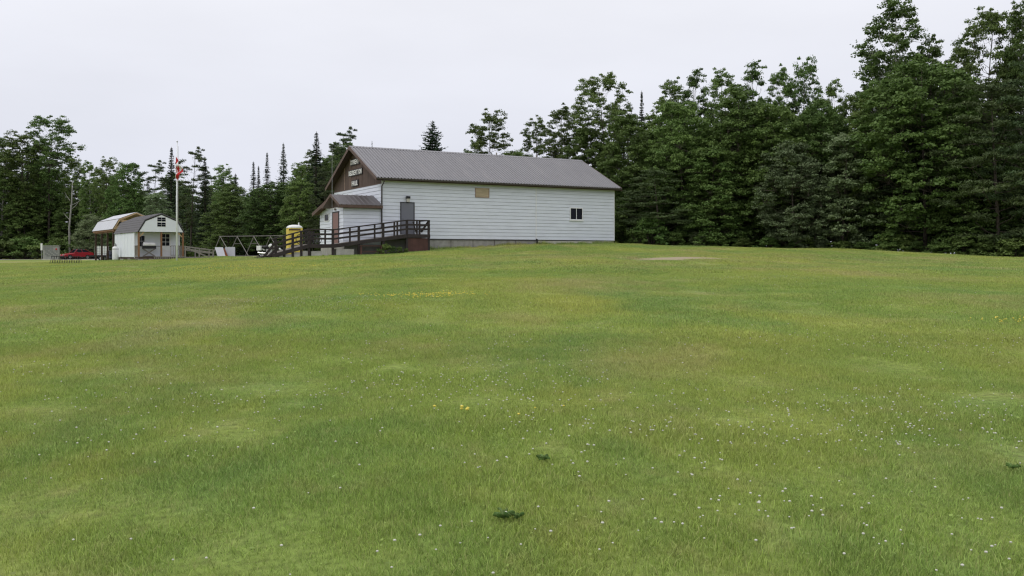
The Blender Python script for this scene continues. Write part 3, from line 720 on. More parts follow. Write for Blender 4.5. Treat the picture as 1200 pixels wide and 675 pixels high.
MB().box(XP1 - .05, XP1 + .05, -.16, -.08, gl(XP1, 0) - .1, DECK + .86).build('post', M['ramp'], rampo)
for k in range(4):                         # lower timber steps where the ramp meets the grass
    x = XE - .05 - k * .16; zz = ZE - .02 - k * .05
    MB().box(x - .16, x - .005, OY + .02, -.12, gl(x, OY) - .05, max(zz, gl(x, OY) + .03)).build('step', M['ramp'], rampo)
MB().beam((hs(322, 1.6), OY - .05, ZE + .75), (hs(309, 1.6), OY - .05, ZE - .06), .05, .14).build('stringer', M['ramp'], rampo)
MB().beam((hs(327, 1.6), OY - .05, ZE + .55), (hs(314, 1.6), OY - .05, ZE - .06), .05, .14).build('stringer', M['ramp'], rampo)

# concrete blocks under the lower ramp
for (p0, p1, top, lab) in ((327, 332, 294.5, 'small grey concrete block at the low left end under the ramp'), (334.5, 342, 292.5, 'square grey concrete block under the ramp in front of the yellow toilet'),
                 (344.3, 352, 292.2, 'square concrete block under the ramp just right of the toilet'), (354.5, 361, 294, 'concrete block under the ramp left of the porch corner'),
                 (365, 377, 294.2, 'long low concrete block under the landing'), (394, 415, 291.8, 'longest concrete block under the ramp below the vestibule wall')):
    sa, sb = hs(p0, 1.62), hs(p1, 1.62); zt = min(hz(p0, top, 1.62), deck_z(sa) - .23, deck_z(sb) - .23); zb = min(gl(sa, -1.5), gl(sb, -1.5)) - .1
    c_ = hall_xy((sa + sb) / 2, -1.36)
    e = MB(); L = (sb - sa) / 2; h = max(zt - zb, .3); cv = .03
    e.prism_y([(-L, 0), (L, 0), (L, h - cv), (L - cv, h), (-L + cv, h), (-L, h - cv)], -.25, .25)
    o = e.build('concrete_block', M['block'], None, (c_[0], c_[1], zb), (0, 0, HA)); tag(o, lab, 'block', 'concrete blocks under the ramp')
sx_, sy_ = hall_xy(hs(382, 1.75), -1.8)
def rock(name, r, loc, label, grp=None, flat=.7):
    mb = MB(); mb.lathe([(r*.55, 0), (r*.95, r*.25*flat), (r, r*.55*flat), (r*.7, r*.95*flat), (r*.25, r*1.15*flat)], 9)
    mb.v = [(x * (1 + .25 * math.sin(5*x/r + 3*z/r)), y * (1 + .22 * math.cos(4*y/r + 2*x/r)), z * (1 + .15 * math.sin(7*x/r))) for x, y, z in mb.v]
    o = mb.build(name, M['stone'], None, loc, (0, 0, random.random() * 6)); return tag(o, label, 'stone', grp)
rock('field_stone', .17, (sx_, sy_, gz(sx_, sy_) - .04), 'pale field stone lying against the foot of the ramp')
# red-brown trestle under the upper ramp
tb = empty('bench_frame', (*hall_xy(hs(435, 1.8), -1.85), gl(hs(435, 1.8), -1.85)), HA, 'low red brown timber bench frame standing under the ramp', 'bench')
s0, s1 = hs(422, 1.85) - hs(435, 1.8), hs(447.5, 1.85) - hs(435, 1.8)
MB().beam((s0, 0, .56), (s1, 0, .56), .16, .05).build('top_plank', M['ramp_skirt'], tb)
for s in (s0 + .06, s1 - .06): MB().box(s - .04, s + .04, -.07, .07, -.1, .533).build('leg', M['ramp_skirt'], tb)
MB().beam((s0 + .1, 0, .2), (s1 - .1, 0, .2), .04, .05).build('stretcher', M['ramp_skirt'], tb)

# ------------------------------------------------------------------ shed, open shelter and their surroundings
def sh_xy(a, d): p = SHED_O + SU * a + SV * d; return p.x, p.y
def sgz(a, d): x, y = sh_xy(a, d); return gz(x, y)
shed = empty('gambrel_shed', (SHED_O.x, SHED_O.y, 0), SHED_A, 'white gambrel roofed garden shed with small front porch behind the flagpole', 'shed')
SW, SD, PD = 3.42, 8.6, 1.2; SF = 1.52; SE = 3.48; SBX, SBZ, SRZ = .52, 4.36, 4.87
gam = [(0, SE), (SBX, SBZ), (SW / 2, SRZ), (SW - SBX, SBZ), (SW, SE)]
MB().box(.03, SW - .03, .0, SD, SF - .14, SF).build('floor_frame', M['dark_post'], shed)
for i in range(9):
    MB().box(.02 + i * (SW - .04) / 9 + .006, .02 + (i + 1) * (SW - .04) / 9 - .006, -.02, PD, SF + .002, SF + .03).build('porch_board', M['deck_grey'], shed)
ls = MB().box(.0, .06, PD + .02, SD, SF + .001, SE).build('side_wall', M['shed_white'], shed)
for k in range(1, 6):
    y = PD + (SD - PD) * k / 6
    MB().box(-.014, -.001, y - .025, y + .025, SF + .02, SE - .02).build('batten', M['shed_white'], ls)
MB().box(-.02, -.001, PD + .0, PD + .08, SF - .1, SE).build('corner_trim', M['white'], ls)
MB().box(SW - .06, SW, PD + .02, SD, SF + .001, SE).build('side_wall', M['shed_white'], shed)
MB().prism_y([(.061, SF + .001), (SW - .061, SF + .001), (SW - .061, SE)] + [(SW - SBX, SBZ - .05), (SW/2, SRZ - .05), (SBX, SBZ - .05), (.061, SE)], SD - .08, SD - .001).build('back_wall', M['shed_white'], shed)
pwall = MB().box(.061, SW - .061, PD + .02, PD + .1, SF + .031, SE).build('porch_wall', M['shed_white'], shed)
MB().prism_y([(0.01, SE), (SBX + .01, SBZ - .02), (SW/2, SRZ - .03), (SW - SBX - .01, SBZ - .02), (SW - .01, SE)], -.03, .02).build('front_gable', M['shed_white'], shed)
gw = empty_part = None
gwn = link('gable_window_holder', MB().box(1.36, 2.06, -.036, -.031, 3.86, 4.68).mesh('window', M['white']), shed); gwn.name = 'window'
for j in range(2):
    for i in range(2):
        for q in range(2):
            x = 1.40 + i * .32; z = 3.90 + j * .40 + q * .165
            MB().box(x, x + .295, -.05, -.037, z, z + .145).build('pane', M['glass'], gwn)
# window and door on the porch wall
for (x0, x1, z0, z1) in ((.22, .72, 2.35, 3.18),):
    win = MB().box(x0 - .05, x1 + .05, PD - .02, PD + .019, z0 - .05, z1 + .05).build('window', M['white'], pwall)
    for i in range(2):
        for j in range(2):
            MB().box(x0 + i * .26, x0 + i * .26 + .24, PD - .032, PD - .021, z0 + j * .43, z0 + j * .43 + .40).build('pane', M['glass'], win)
dr = MB().box(1.93, 2.72, PD - .02, PD + .019, SF + .04, SF + 1.92).build('door', M['white'], pwall)
for i in range(2):
    for j in range(3):
        MB().box(2.04 + i * .30, 2.30 + i * .30, PD - .032, PD - .021, 2.42 + j * .32, 2.42 + j * .32 + .28).build('pane', M['glass'], dr)
MB().box(2.66, 2.70, PD - .07, PD - .021, 2.35, 2.4).build('door_handle', M['black'], dr)
rf = MB()
def gam_out(o): return [(-.06 - o * .2, SE - .03), (SBX - .02 - o * .6, SBZ + .02 + o * .6), (SW/2, SRZ + .02 + o)]
for sgn in (0, 1):
    xx = lambda x: x if sgn == 0 else SW - x
    a, b_, c_ = gam_out(0); a2_, b2, c2 = gam_out(.05)
    rf.prism_y([(xx(a[0]), a[1]), (xx(b_[0]), b_[1]), (xx(b2[0]), b2[1]), (xx(a2_[0]), a2_[1])], -.06, SD + .08)
    rf.prism_y([(xx(b_[0]), b_[1] + .001), (xx(c_[0]) - (.001 if sgn == 0 else -.001), c_[1]), (xx(c2[0]) - (.001 if sgn == 0 else -.001), c2[1]), (xx(b2[0]), b2[1] + .001)], -.06, SD + .08)
rf = rf.build('roof', M['shingle'], shed)
for sgn in (0, 1):                          # shingle courses on the steep and shallow slopes
    xx = lambda x: x if sgn == 0 else SW - x
    a, b_, c_ = gam_out(.05)
    for (p, q, n) in ((a, b_, 5), (b_, c_, 6)):
        for k in range(n):
            f0, f1 = k / n, (k + 1) / n + .02
            x0, z0, x1, z1 = p[0] + (q[0]-p[0]) * f0, p[1] + (q[1]-p[1]) * f0, p[0] + (q[0]-p[0]) * min(f1, 1), p[1] + (q[1]-p[1]) * min(f1, 1)
            MB().prism_y([(xx(x0), z0), (xx(x1), z1 + .002), (xx(x1), z1 + .006), (xx(x0 - .012), z0 + .018)], -.065, SD + .085).build('shingle_course', M['shingle'], rf)
for (p, q) in zip(gam[:-1], gam[1:]):
    MB().beam((p[0], -.045, p[1] - .02), (q[0], -.045, q[1] - .02), .03, .07, up=(0, 0, 1)).build('rake_trim', M['black'] if p[0] < SW/2 else M['black'], rf)
for a in (.06, 1.72, SW - .06):
    MB().box(a - .06, a + .06, .03, .15, SF + .031, SE - .001).build('post', M['cedar'], shed)
MB().box(.03, SW - .03, .025, .155, SE - .12, SE - .002).build('porch_beam', M['white'], shed) if False else None
for a, sg in ((.12, 1), (SW - .12, -1)):
    MB().beam((a, .09, SE - .38), (a + sg * .32, .09, SE - .04), .05, .08).build('knee_brace', M['new_lumber'], shed)
# porch railings (left end and right half)
def porch_rail(x0, y0, x1, y1):
    MB().beam((x0, y0, SF + .88), (x1, y1, SF + .88), .08, .04).build('rail', M['old_wood'], shed)
    MB().beam((x0, y0, SF + .14), (x1, y1, SF + .14), .05, .05).build('rail', M['old_wood'], shed)
    L = math.hypot(x1 - x0, y1 - y0); n = max(2, int(L / .16))
    for k in range(n + 1):
        f = k / n; x, y = x0 + (x1 - x0) * f, y0 + (y1 - y0) * f
        MB().box(x - .02, x + .02, y - .02, y + .02, SF + .1, SF + .86).build('baluster', M['old_wood'], shed)
porch_rail(.03, .2, .03, PD); porch_rail(2.45, .09, SW - .13, .09); porch_rail(SW - .05, .2, SW - .05, PD)
# open lattice skirt along the front
for k in range(16):
    x = 1.15 + k * (SW - 1.15) / 16
    MB().box(x, x + .075, -.05, -.025, SF - .30, SF - .02).build('skirt_slat', M['old_wood'], shed)
MB().box(1.12, SW + .02, -.052, -.024, SF - .018, SF + .05).build('skirt_rail', M['old_wood'], shed)
for (a, d) in ((.2, .1), (1.2, .1), (SW - .2, .1), (.2, 3), (.2, 5.5), (.2, 8.3), (SW - .2, 4), (SW - .2, 8.3)):
    z = sgz(a, d); MB().box(a - .15, a + .15, d - .1, d + .1, z - .1, SF - .141).build('pier', M['concrete'], shed)
# barbecue on the porch
bq = empty('barbecue_grill', (*sh_xy(.92, .55), SF + .03), SHED_A, 'dark barbecue with white lid on the shed porch', 'barbecue')
MB().box(-.48, .48, -.22, .22, .62, .86).build('firebox', M['black'], bq)
MB().prism_x([(-.22, .862), (-.24, .95), (-.1, 1.10), (.12, 1.12), (.22, .98), (.22, .862)], -.42, .42).build('lid', M['white'], bq)
MB().box(-.8, -.482, -.2, .2, .80, .84).box(.482, .8, -.2, .2, .80, .84).build('side_shelf', M['black'], bq)
for s in (-1, 1):
    MB().beam((-.44 * s, -.2, .62), (.44 * s, -.2, .02), .04).build('leg', M['old_wood'], bq)
    MB().beam((-.44 * s, .2, .62), (.44 * s, .2, .02), .04).build('leg', M['old_wood'], bq)
MB().box(-.4, .4, -.18, .18, .0, .05).build('foot_shelf', M['dark_post'], bq)
MB().tube([(0, -.24, .98), (0, -.28, .98)], .02, 6).build('lid_handle', M['chrome'], bq)
# weathered access ramp at the shed's right end
ac = empty('porch_ramp', (*sh_xy(SW + .05, .1), 0), SHED_A, 'silver grey timber access ramp at the right end of the shed porch', 'ramp')
RL = 2.3
for k in range(9):
    x0, x1 = k * RL / 9, (k + 1) * RL / 9 - .012; za = SF + (sgz(SW + RL, .5) + .06 - SF) * k / 9; zb = SF + (sgz(SW + RL, .5) + .06 - SF) * (k + 1) / 9
    MB().prism_y([(x0, za - .04), (x1, zb - .04), (x1, zb), (x0, za)], -.05, 1.05).build('deck_board', M['old_wood'], ac)
for yy in (-.08, 1.08):
    z0, z1 = SF + .86, SF + .55
    MB().beam((-.02, yy, z0), (RL + .1, yy, z1), .09, .06).build('hand_rail', M['old_wood'], ac)
    MB().beam((-.02, yy, z0 - .22), (RL, yy, z1 - .22), .04, .14).build('rail', M['old_wood'], ac)
    MB().beam((-.02, yy, SF - .07), (RL, yy, sgz(SW + RL, .5) + .02), .05, .16).build('stringer', M['old_wood'], ac)
    for f in (.02, .5, .98):
        x = RL * f; MB().box(x - .045, x + .045, yy - .05, yy + .05, sgz(SW + x, .5) - .1, z0 + (z1 - z0) * f - .031).build('post', M['old_wood'], ac)
MB().beam((.2, -.12, SF + .7), (RL * .7, -.12, SF + .1), .03, .12).build('diagonal_brace', M['old_wood'], ac)

# open gambrel shelter under construction behind the shed
sl = empty('open_shelter', (SHED_O.x, SHED_O.y, 0), SHED_A, 'unfinished open post shelter with pale gambrel roof behind the shed', 'shelter')
T0, T1 = 9.0, 18.2; EX0, EX1 = .02, 3.66; OE, OBX, OBZ, OR = 3.84, .50, 4.70, 5.26
for (d, ) in ((10.0,), (12.4,), (15.0,), (17.8,)):
    for a, m_ in ((EX0 + .14, M['dark_post']), (EX1 - .14, M['dark_post'])):
        z = sgz(a, d); MB().box(a - .07, a + .07, d - .07, d + .07, z - .15, OE - .2).build('post', m_, sl)
for a in (EX0 + .14, EX1 - .14):
    MB().box(a - .06, a + .06, T0 + .05, T1 - .1, OE - .198, OE - .002).build('eave_beam', M['cedar'], sl)
XM = (EX0 + EX1) / 2
prof = [(EX0, OE), (EX0 + OBX, OBZ), (XM, OR), (EX1 - OBX, OBZ), (EX1, OE)]
n_tr = 13
for k in range(n_tr):
    d = T0 + .04 + (T1 - T0 - .1) * k / (n_tr - 1)
    tr = MB()
    for p, q in zip(prof[:-1], prof[1:]): tr.beam((p[0], d, p[1] + .05), (q[0], d, q[1] + .05), .045, .085)
    tr = tr.build('truss', M['new_lumber'], sl)
    if k in (0, 1):
        MB().beam((EX0 + OBX + .05, d + .05, OBZ - .02), (XM - .25, d + .05, OR - .08), .04, .09).build('web_member', M['new_lumber'], tr)
        MB().beam((EX0 + OBX, d + .05, OBZ), (EX0 + OBX + .55, d + .05, OBZ - .28), .04, .09).build('web_member', M['new_lumber'], tr)
        MB().beam((EX0 + .1, d + .05, OE + .05), (EX0 + .65, d + .05, OE + .55), .04, .09).build('web_member', M['new_lumber'], tr)
        MB().beam((EX1 - OBX, d + .05, OBZ), (XM + .25, d + .05, OR - .08), .04, .09).build('web_member', M['new_lumber'], tr)
        MB().beam((EX0 + OBX + .02, d + .05, OBZ - .06), (EX1 - OBX - .02, d + .05, OBZ - .06), .04, .09).build('collar_tie', M['new_lumber'], tr)
npl = 8
for k in range(npl):                        # sheets on the left and right slopes
    a, bb = T0 + .08 + (T1 - T0 - .03) * k / npl, T0 + .08 + (T1 - T0 - .03) * (k + 1) / npl - .012
    for (p, q, dz) in ((prof[0], prof[1], 0), (prof[1], prof[2], .003), (prof[2], prof[3], .003), (prof[3], prof[4], 0)):
        ex = Vector((q[0] - p[0], q[1] - p[1])).normalized(); nrm = Vector((-ex.y, ex.x))
        o1 = .118; o2 = .132
        MB().prism_y([(p[0] + nrm.x * o1, p[1] + nrm.y * o1 + dz), (q[0] + nrm.x * o1, q[1] + nrm.y * o1 + dz), (q[0] + nrm.x * o2, q[1] + nrm.y * o2 + dz), (p[0] + nrm.x * o2, p[1] + nrm.y * o2 + dz)], a, bb).build('roof_sheet', M['sheet'], sl)
MB().beam((EX0 - .03, T0, OE - .02), (EX0 - .03, T1, OE - .02), .03, .14).build('fascia', M['cedar'], sl)

# propane cylinder beside the shed
def thing_at(name, px, Y, label, cat, rz=0, group=None):
    x = ray_x(px, Y); return empty(name, (x, Y, gz(x, Y)), rz, label, cat, group)
x_, y_ = sh_xy(-.42, 6.2)
pc = empty('propane_cylinder', (x_, y_, gz(x_, y_)), 0, 'tall white propane cylinder standing beside the shed wall', 'gas cylinder')
MB().lathe([(.17, 0), (.17, .05), (.24, .07), (.245, .15), (.245, 1.0), (.22, 1.1), (.14, 1.17), (.05, 1.19)], 18).build('tank', M['white'], pc, smooth=True)
MB().lathe([(.1, 1.185), (.11, 1.32), (.105, 1.34)], 12).build('valve_guard', M['galv'], pc)
MB().tube([(0, 0, 1.2), (0, 0, 1.42)], .035, 8).build('valve', M['black'], pc)
MB().lathe([(.247, .93), (.249, .94), (.249, .98), (.247, .99)], 18).build('collar_band', M['galv'], pc)
# dark barrels and tote trailer behind the shelter posts
for px, Y, lab in ((128.6, 86, 'dark navy plastic barrel nearest the shelter posts'), (132.2, 85, 'dark navy plastic barrel next to the shed corner')):
    b_ = thing_at('barrel', px, Y, lab, 'barrel', 0, 'barrels between shelter and shed')
    MB().lathe([(.27, 0), (.29, .03), (.30, .3), (.31, .31), (.31, .34), (.30, .35), (.30, .62), (.31, .63), (.31, .66), (.30, .67), (.29, .93), (.26, .96)], 16).build('drum', M['navy'], b_, smooth=True)
    MB().lathe([(.265, .961), (.27, .985), (.1, .99)], 16).build('lid', M['galv'], b_)
ut = thing_at('utility_trailer', 119.5, 95, 'low dark utility trailer parked behind the shelter posts', 'trailer', R(12))
MB().box(-1.1, 1.1, -.7, .7, .42, .52).build('bed', M['black'], ut)
MB().box(-1.1, 1.1, -.72, -.7, .52, .62).build('side_rail', M['black'], ut)
for s in (-1, 1):
    wb = MB(); wb.torus((.1, s * .78, .3), .22, .085, 'y', 20, 8).build('tyre', M['tyre'], ut, smooth=True)
    MB().tube([(.1, s * .74, .3), (.1, s * .82, .3)], .16, 12).build('hub', M['rim'], ut)
MB().beam((-1.1, 0, .45), (-2.0, 0, .42), .08).build('drawbar', M['black'], ut)
tt = empty('water_tote', (ut.location.x, ut.location.y, ut.location.z + .52), R(12), 'white caged plastic water tote sitting on the trailer', 'tank')
MB().box(-.58, .58, -.48, .48, .12, 1.08).build('tank', M['tote'], tt)
MB().box(-.6, .6, -.5, .5, 0, .118).build('pallet', M['old_wood'], tt)
cg = MB()
for k in range(6):
    x = -.6 + k * .24
    cg.box(x - .012, x + .012, -.515, -.49, .12, 1.08)
for z in (.3, .55, .8, 1.06): cg.box(-.612, .612, -.53, -.516, z - .012, z + .012)
cg.build('cage', M['galv'], tt)
MB().lathe([(.12, 1.081), (.12, 1.13), (.1, 1.14)], 12).build('cap', M['navy'], tt)

# flagpole and flag
fpx, fpy = ray_x(207.2, 62), 62.0; fz = gz(fpx, fpy)
FH = z_at(167, 62) - fz
fp = empty('flagpole', (fpx, fpy, fz), 0, 'tall white flagpole standing on the lawn before the shed', 'flagpole')
MB().tube([(0, 0, -.1), (0, 0, FH * .5), (.03, 0, FH)], [.062, .052, .028], 12).build('pole', M['pole'], fp, smooth=True)
MB().tube([(.13, -.03, .9), (.13, -.02, FH * .75), (.1, -.01, FH - .25)], .008, 5).build('halyard', M['old_wood'], fp)
MB().lathe([(.02, 0), (.06, .05), (.055, .1), (.01, .13)], 10, (.03, 0, FH)).build('finial', M['chrome'], fp, smooth=True)
MB().box(.03, .16, -.02, .02, .85, .93).build('cleat', M['galv'], fp)
# limp flag: cloth folded against the pole; columns along the fly, rows down
fl = empty('flag', (fpx - .02, fpy - .12, fz), 0, 'limp red and white maple leaf flag hanging near the pole top', 'flag')
zt = z_at(183.5, 62) - fz; NU, NVv = 48, 22
def flag_pt(u, v):
    # limp: the hoist edge runs down the pole, the fly corner has dropped so the cloth hangs in folds
    c00, c01, c10, c11 = Vector((.0, 0, zt)), Vector((.0, 0, zt - .95)), Vector((.54, 0, zt - 1.05)), Vector((.02, 0, zt - 1.72))
    p = c00.lerp(c10, u).lerp(c01.lerp(c11, u), v)
    k = min(1, u * 4)
    p.x += .05 * math.sin(u * 11 + v * 4) * k - .10 * math.sin(math.pi * v) * u * .8; p.y += .10 * math.sin(u * 9 + v * 6.5) * k
    p.z -= .05 * math.sin(math.pi * u) * (1 - v)
    return tuple(p)
def flag_piece(u0, u1, m_, name, par):
    mb = MB(); n = max(4, int(NU * (u1 - u0)))
    for i in range(n + 1):
        for j in range(NVv + 1): mb.v.append(flag_pt(u0 + (u1 - u0) * i / n, j / NVv))
    for i in range(n):
        for j in range(NVv):
            a = i * (NVv + 1) + j; mb.f.append((a, a + 1, a + NVv + 2, a + NVv + 1))
    return mb.build(name, m_, par, smooth=True)
flag_piece(0, .25, M['flag_red'], 'red_stripe', fl); wp = flag_piece(.25, .75, M['flag_white'], 'white_field', fl); flag_piece(.75, 1, M['flag_red'], 'red_stripe', fl)
# maple leaf: eleven-pointed outline mapped onto the folded cloth
half = [(0, .5), (.085, .33), (.19, .385), (.135, .10), (.27, .245), (.30, .165), (.46, .195), (.405, .04), (.47, .0), (.24, -.205), (.27, -.285), (.02, -.25), (.03, -.5)]
ol = half + [(-x, z) for x, z in reversed(half[1:])]
mb = MB(); ns = 14
def leaf_in(x, z):
    c = False
    for i in range(len(ol)):
        x0, z0 = ol[i]; x1, z1 = ol[(i + 1) % len(ol)]
        if (z0 > z) != (z1 > z) and x < (x1 - x0) * (z - z0) / (z1 - z0) + x0: c = not c
    return c
N_ = 44
for i in range(N_):
    for j in range(N_):
        a, c_ = (i + .5) / N_ - .5, (j + .5) / N_ - .5
        if leaf_in(a, c_):
            q = []
            for (da, dc) in ((-.5, -.5), (.5, -.5), (.5, .5), (-.5, .5)):
                u = .5 + (a + da / N_) * .42; v = .5 - (c_ + dc / N_) * .84
                p = flag_pt(u, v); q.append((p[0] - .0, p[1] - .006, p[2]))
            mb.add(q, [(0, 1, 2, 3)])
mb.build('maple_leaf', M['flag_red'], wp)

# community mailbox, marker post, bike rack
mbx = thing_at('community_mailbox', 60.2, 105, 'grey community mailbox with rows of small doors by the road', 'mailbox', R(8))
MB().box(-.98, .98, -.35, .45, -.15, .14).build('slab', M['concrete_pale'], mbx)
MB().box(-.87, .87, -.22, .24, .142, 1.62).build('cabinet', M['mailbox'], mbx)
MB().box(-.92, .92, -.28, .3, 1.622, 1.70).build('roof_cap', M['galv'], mbx)
for i in range(8):
    for j in range(5):
        MB().box(-.62 + i * .175, -.62 + i * .175 + .16, -.236, -.221, .42 + j * .15, .42 + j * .15 + .13).build('door', M['mailbox_dark'] if (i + j) % 3 else M['mailbox'], mbx)
for i in range(3): MB().box(-.8 + i * .38, -.8 + i * .38 + .33, -.236, -.221, 1.22, 1.5).build('parcel_door', M['mailbox_dark'], mbx)
MB().tube([(.62, -.236, 1.28), (.62, -.222, 1.28)], .11, 14).build('round_emblem', M['red_plastic'], mbx)
mk = thing_at('marker_post', 48.8, 104, 'narrow white panel on a thin post left of the mailbox', 'post')
MB().box(-.02, .02, -.02, .02, -.1, 1.95).build('post', M['galv'], mk)
MB().box(-.11, .11, -.04, -.021, 1.15, 1.95).build('panel', M['white'], mk)
br = thing_at('bike_rack', 77, 65, 'low black metal bike rack standing on the left lawn', 'bike rack', R(6))
MB().beam((-1.05, -.22, .04), (1.05, -.22, .04), .035).build('base_rail', M['black'], br)
MB().beam((-1.05, .22, .04), (1.05, .22, .04), .035).build('base_rail', M['black'], br)
MB().beam((-1.02, 0, .52), (1.02, 0, .52), .04).build('top_rail', M['black'], br)
for k in range(13):
    x = -1.0 + k * 2.0 / 12
    MB().tube([(x, -.22, .05), (x + .04, -.02, .5)], .015, 5).tube([(x + .04, .02, .5), (x, .22, .05)], .015, 5).build('bar', M['black'], br)
for k in (5, 7): MB().tube([(-1 + k/6, 0, .47), (-1 + k/6 + .03, 0, .66)], .018, 5).build('upright', M['black'], br)

# cars at the far left
def car(px, Y, rz, label, body_m, roof_m, L=4.3, Wd=1.7, Hh=1.36, suv=False):
    o = thing_at('parked_car', px, Y, label, 'car', rz, 'cars parked by the road'); h = Hh
    if suv:
        side = [(-L/2, .35), (-L/2, .95), (-L/2 + .06, 1.05), (L/2 - 1.25, 1.05), (L/2 - .1, .90), (L/2, .7), (L/2, .35)]; cab = [(-L/2 + .12, 1.04), (-L/2 + .35, h), (L/2 - 2.1, h), (L/2 - 1.3, 1.04)]
    else:
        side = [(-L/2, .32), (-L/2, .78), (-L/2 + .1, .92), (-.9, .95), (L/2 - 1.45, .90), (L/2 - .25, .70), (L/2, .55), (L/2, .32)]; cab = [(-L/2 + .35, .93), (-L/2 + 1.05, h - .02), (.1, h), (L/2 - 1.35, .90)]
    n = len(side); mbd = MB()
    for (yy, k, dz) in ((-Wd/2 + .06, .97, 0), (-Wd/2, 1, 0), (Wd/2, 1, 0), (Wd/2 - .06, .97, 0)):
        pass
    ys = [(-Wd/2, .86), (-Wd/2 + .10, 1.0), (Wd/2 - .10, 1.0), (Wd/2, .86)]
    for (yy, k) in ys:
        for (x, z) in side: mbd.v.append((x * (1 if k == 1 else .985), yy, .32 + (z - .32) * (1 if k == 1 else .90)))
    for s in range(3):
        for i in range(n): mbd.f.append((s*n + i, s*n + (i+1) % n, (s+1)*n + (i+1) % n, (s+1)*n + i))
    mbd.f.append(tuple(range(n))); mbd.f.append(tuple(reversed(range(3*n, 4*n))))
    body = mbd.build('body', body_m, o)
    cb = MB(); tw = Wd/2 - .26; bw_ = Wd/2 - .09
    pts = [(x, (bw_ if z < 1.1 and i in (0, 3) else tw), z) for i, (x, z) in enumerate(cab)]
    cb.v = [(x, -y, z) for x, y, z in pts] + [(x, y, z) for x, y, z in pts]
    cb.f = [(0, 1, 2, 3), (7, 6, 5, 4), (0, 4, 5, 1), (1, 5, 6, 2), (2, 6, 7, 3), (3, 7, 4, 0)]
    cabin = cb.build('cabin_glass', M['glass'], o)
    (x1, z1), (x2, z2) = cab[1], cab[2]
    MB().prism_y([(x1 - .04, z1 - .01), (x1, z1 + .03), (x2, z2 + .03), (x2 + .05, z2 - .01)], -tw - .02, tw + .02).build('roof_panel', roof_m, cabin)
    for s in (-1, 1):
        for (i, j) in ((0, 1), (3, 2)):
            MB().beam((cab[i][0], s * (bw_ + .005), cab[i][1]), (cab[j][0], s * (tw + .005), cab[j][1]), .07, .05).build('pillar', body_m, cabin)
        MB().beam(((cab[1][0] + cab[2][0])/2, s * (tw + .004), h - .02), ((cab[0][0] + cab[3][0])/2, s * (bw_ + .004), cab[0][1]), .06, .04).build('pillar', body_m, cabin)
        MB().box(L/2 - .14, L/2 + .012, s * (Wd/2 - .26) - .14, s * (Wd/2 - .26) + .14, .56, .68).build('headlight', M['lamp_glass'], body)
        MB().box(-L/2 - .012, -L/2 + .1, s * (Wd/2 - .24) - .13, s * (Wd/2 - .24) + .13, .66, .80).build('tail_light', M['red_plastic'], body)
        MB().box(cab[3][0] - .35, cab[3][0] - .15, s * (Wd/2 + .08) - .07, s * (Wd/2 + .08) + .07, .90, 1.02).build('mirror', body_m, body)
        for xw in (-L/2 + .85, L/2 - .82):
            wl = MB().torus((xw, s * (Wd/2 - .06), .31), .225, .10, 'y', 20, 8).build('wheel', M['tyre'], o, smooth=True)
            MB().tube([(xw, s * (Wd/2 - .12), .31), (xw, s * (Wd/2 + .02), .31)], .19, 14).build('rim', M['rim'], wl)
    MB().box(L/2 - .1, L/2 + .02, -Wd/2 + .2, Wd/2 - .2, .33, .46).build('bumper', M['black'], body)
    return o
car(89.5, 119, R(230), 'red car with pale roof parked nose left before the trees', M['red_paint'], M['rim'], 3.9, 1.6, 1.36)
car(105, 127, R(246), 'black car parked behind the red car', M['black_paint'], M['black_paint'], 4.4, 1.75, 1.62, True)

# swing set: four A-frames under one ridge pipe
sw = thing_at('swing_set', 287, 84, 'grey pipe swing set frame with slanted legs left of the ramp', 'swing set', R(4))
zb = sw.location.z; TOPZ = z_at(277, 84) - zb; xs_ = [ray_x(p, 84) - sw.location.x for p in (258.6, 278, 297.2, 316.3)]
MB().beam((xs_[0] - .1, 0, TOPZ), (ray_x(334, 84) - sw.location.x, 0, TOPZ + .08), .07).build('top_beam', M['swing'], sw)
for x in xs_:
    MB().tube([(x, -.02, TOPZ), (x + 1.35, -.95, -.1)], .036, 8).build('leg', M['swing'], sw)
    MB().tube([(x, .02, TOPZ), (x - 1.05, .95, -.1)], .036, 8).build('leg', M['swing'], sw)
for x in xs_[1:3]: MB().beam((x - .35, .3, TOPZ - .68), (x + .35, .3, TOPZ - .68), .05).build('cross_bar', M['swing'], sw)
MB().beam((xs_[0] - 1.1, -.9, .06), (xs_[3] + 1.2, -.9, .06), .09).build('ground_beam', M['old_wood'], sw)
# leaning panels
lp = thing_at('leaning_panel', 263, 78, 'pale flat panels with rust streak leaning near the swing set', 'panel', R(5))
P0 = .86
MB().add([(-.80, -.1, P0), (-.12, -.1, P0), (.22, -.45, .02), (-.46, -.45, .02), (-.80, -.06, P0), (-.12, -.06, P0), (.22, -.41, .02), (-.46, -.41, .02)],
         [(0,1,2,3),(7,6,5,4),(0,4,5,1),(1,5,6,2),(2,6,7,3),(3,7,4,0)]).build('panel', M['sheet'], lp)
MB().add([(-.12, -.12, P0 - .12), (.06, -.12, P0 - .12), (.42, -.47, .03), (.23, -.47, .03), (-.12, -.1, P0 - .12), (.06, -.1, P0 - .12), (.42, -.45, .03), (.23, -.45, .03)],
         [(0,1,2,3),(7,6,5,4),(0,4,5,1),(1,5,6,2),(2,6,7,3),(3,7,4,0)]).build('rusty_strip', M['rust'], lp)
MB().box(.08, .92, -.1, -.06, .02, P0 + .02).build('panel', M['sheet'], lp)
for x in (-.7, .8): MB().beam((x, -.02, P0 - .1), (x, .5, 0), .05).build('prop', M['old_wood'], lp)

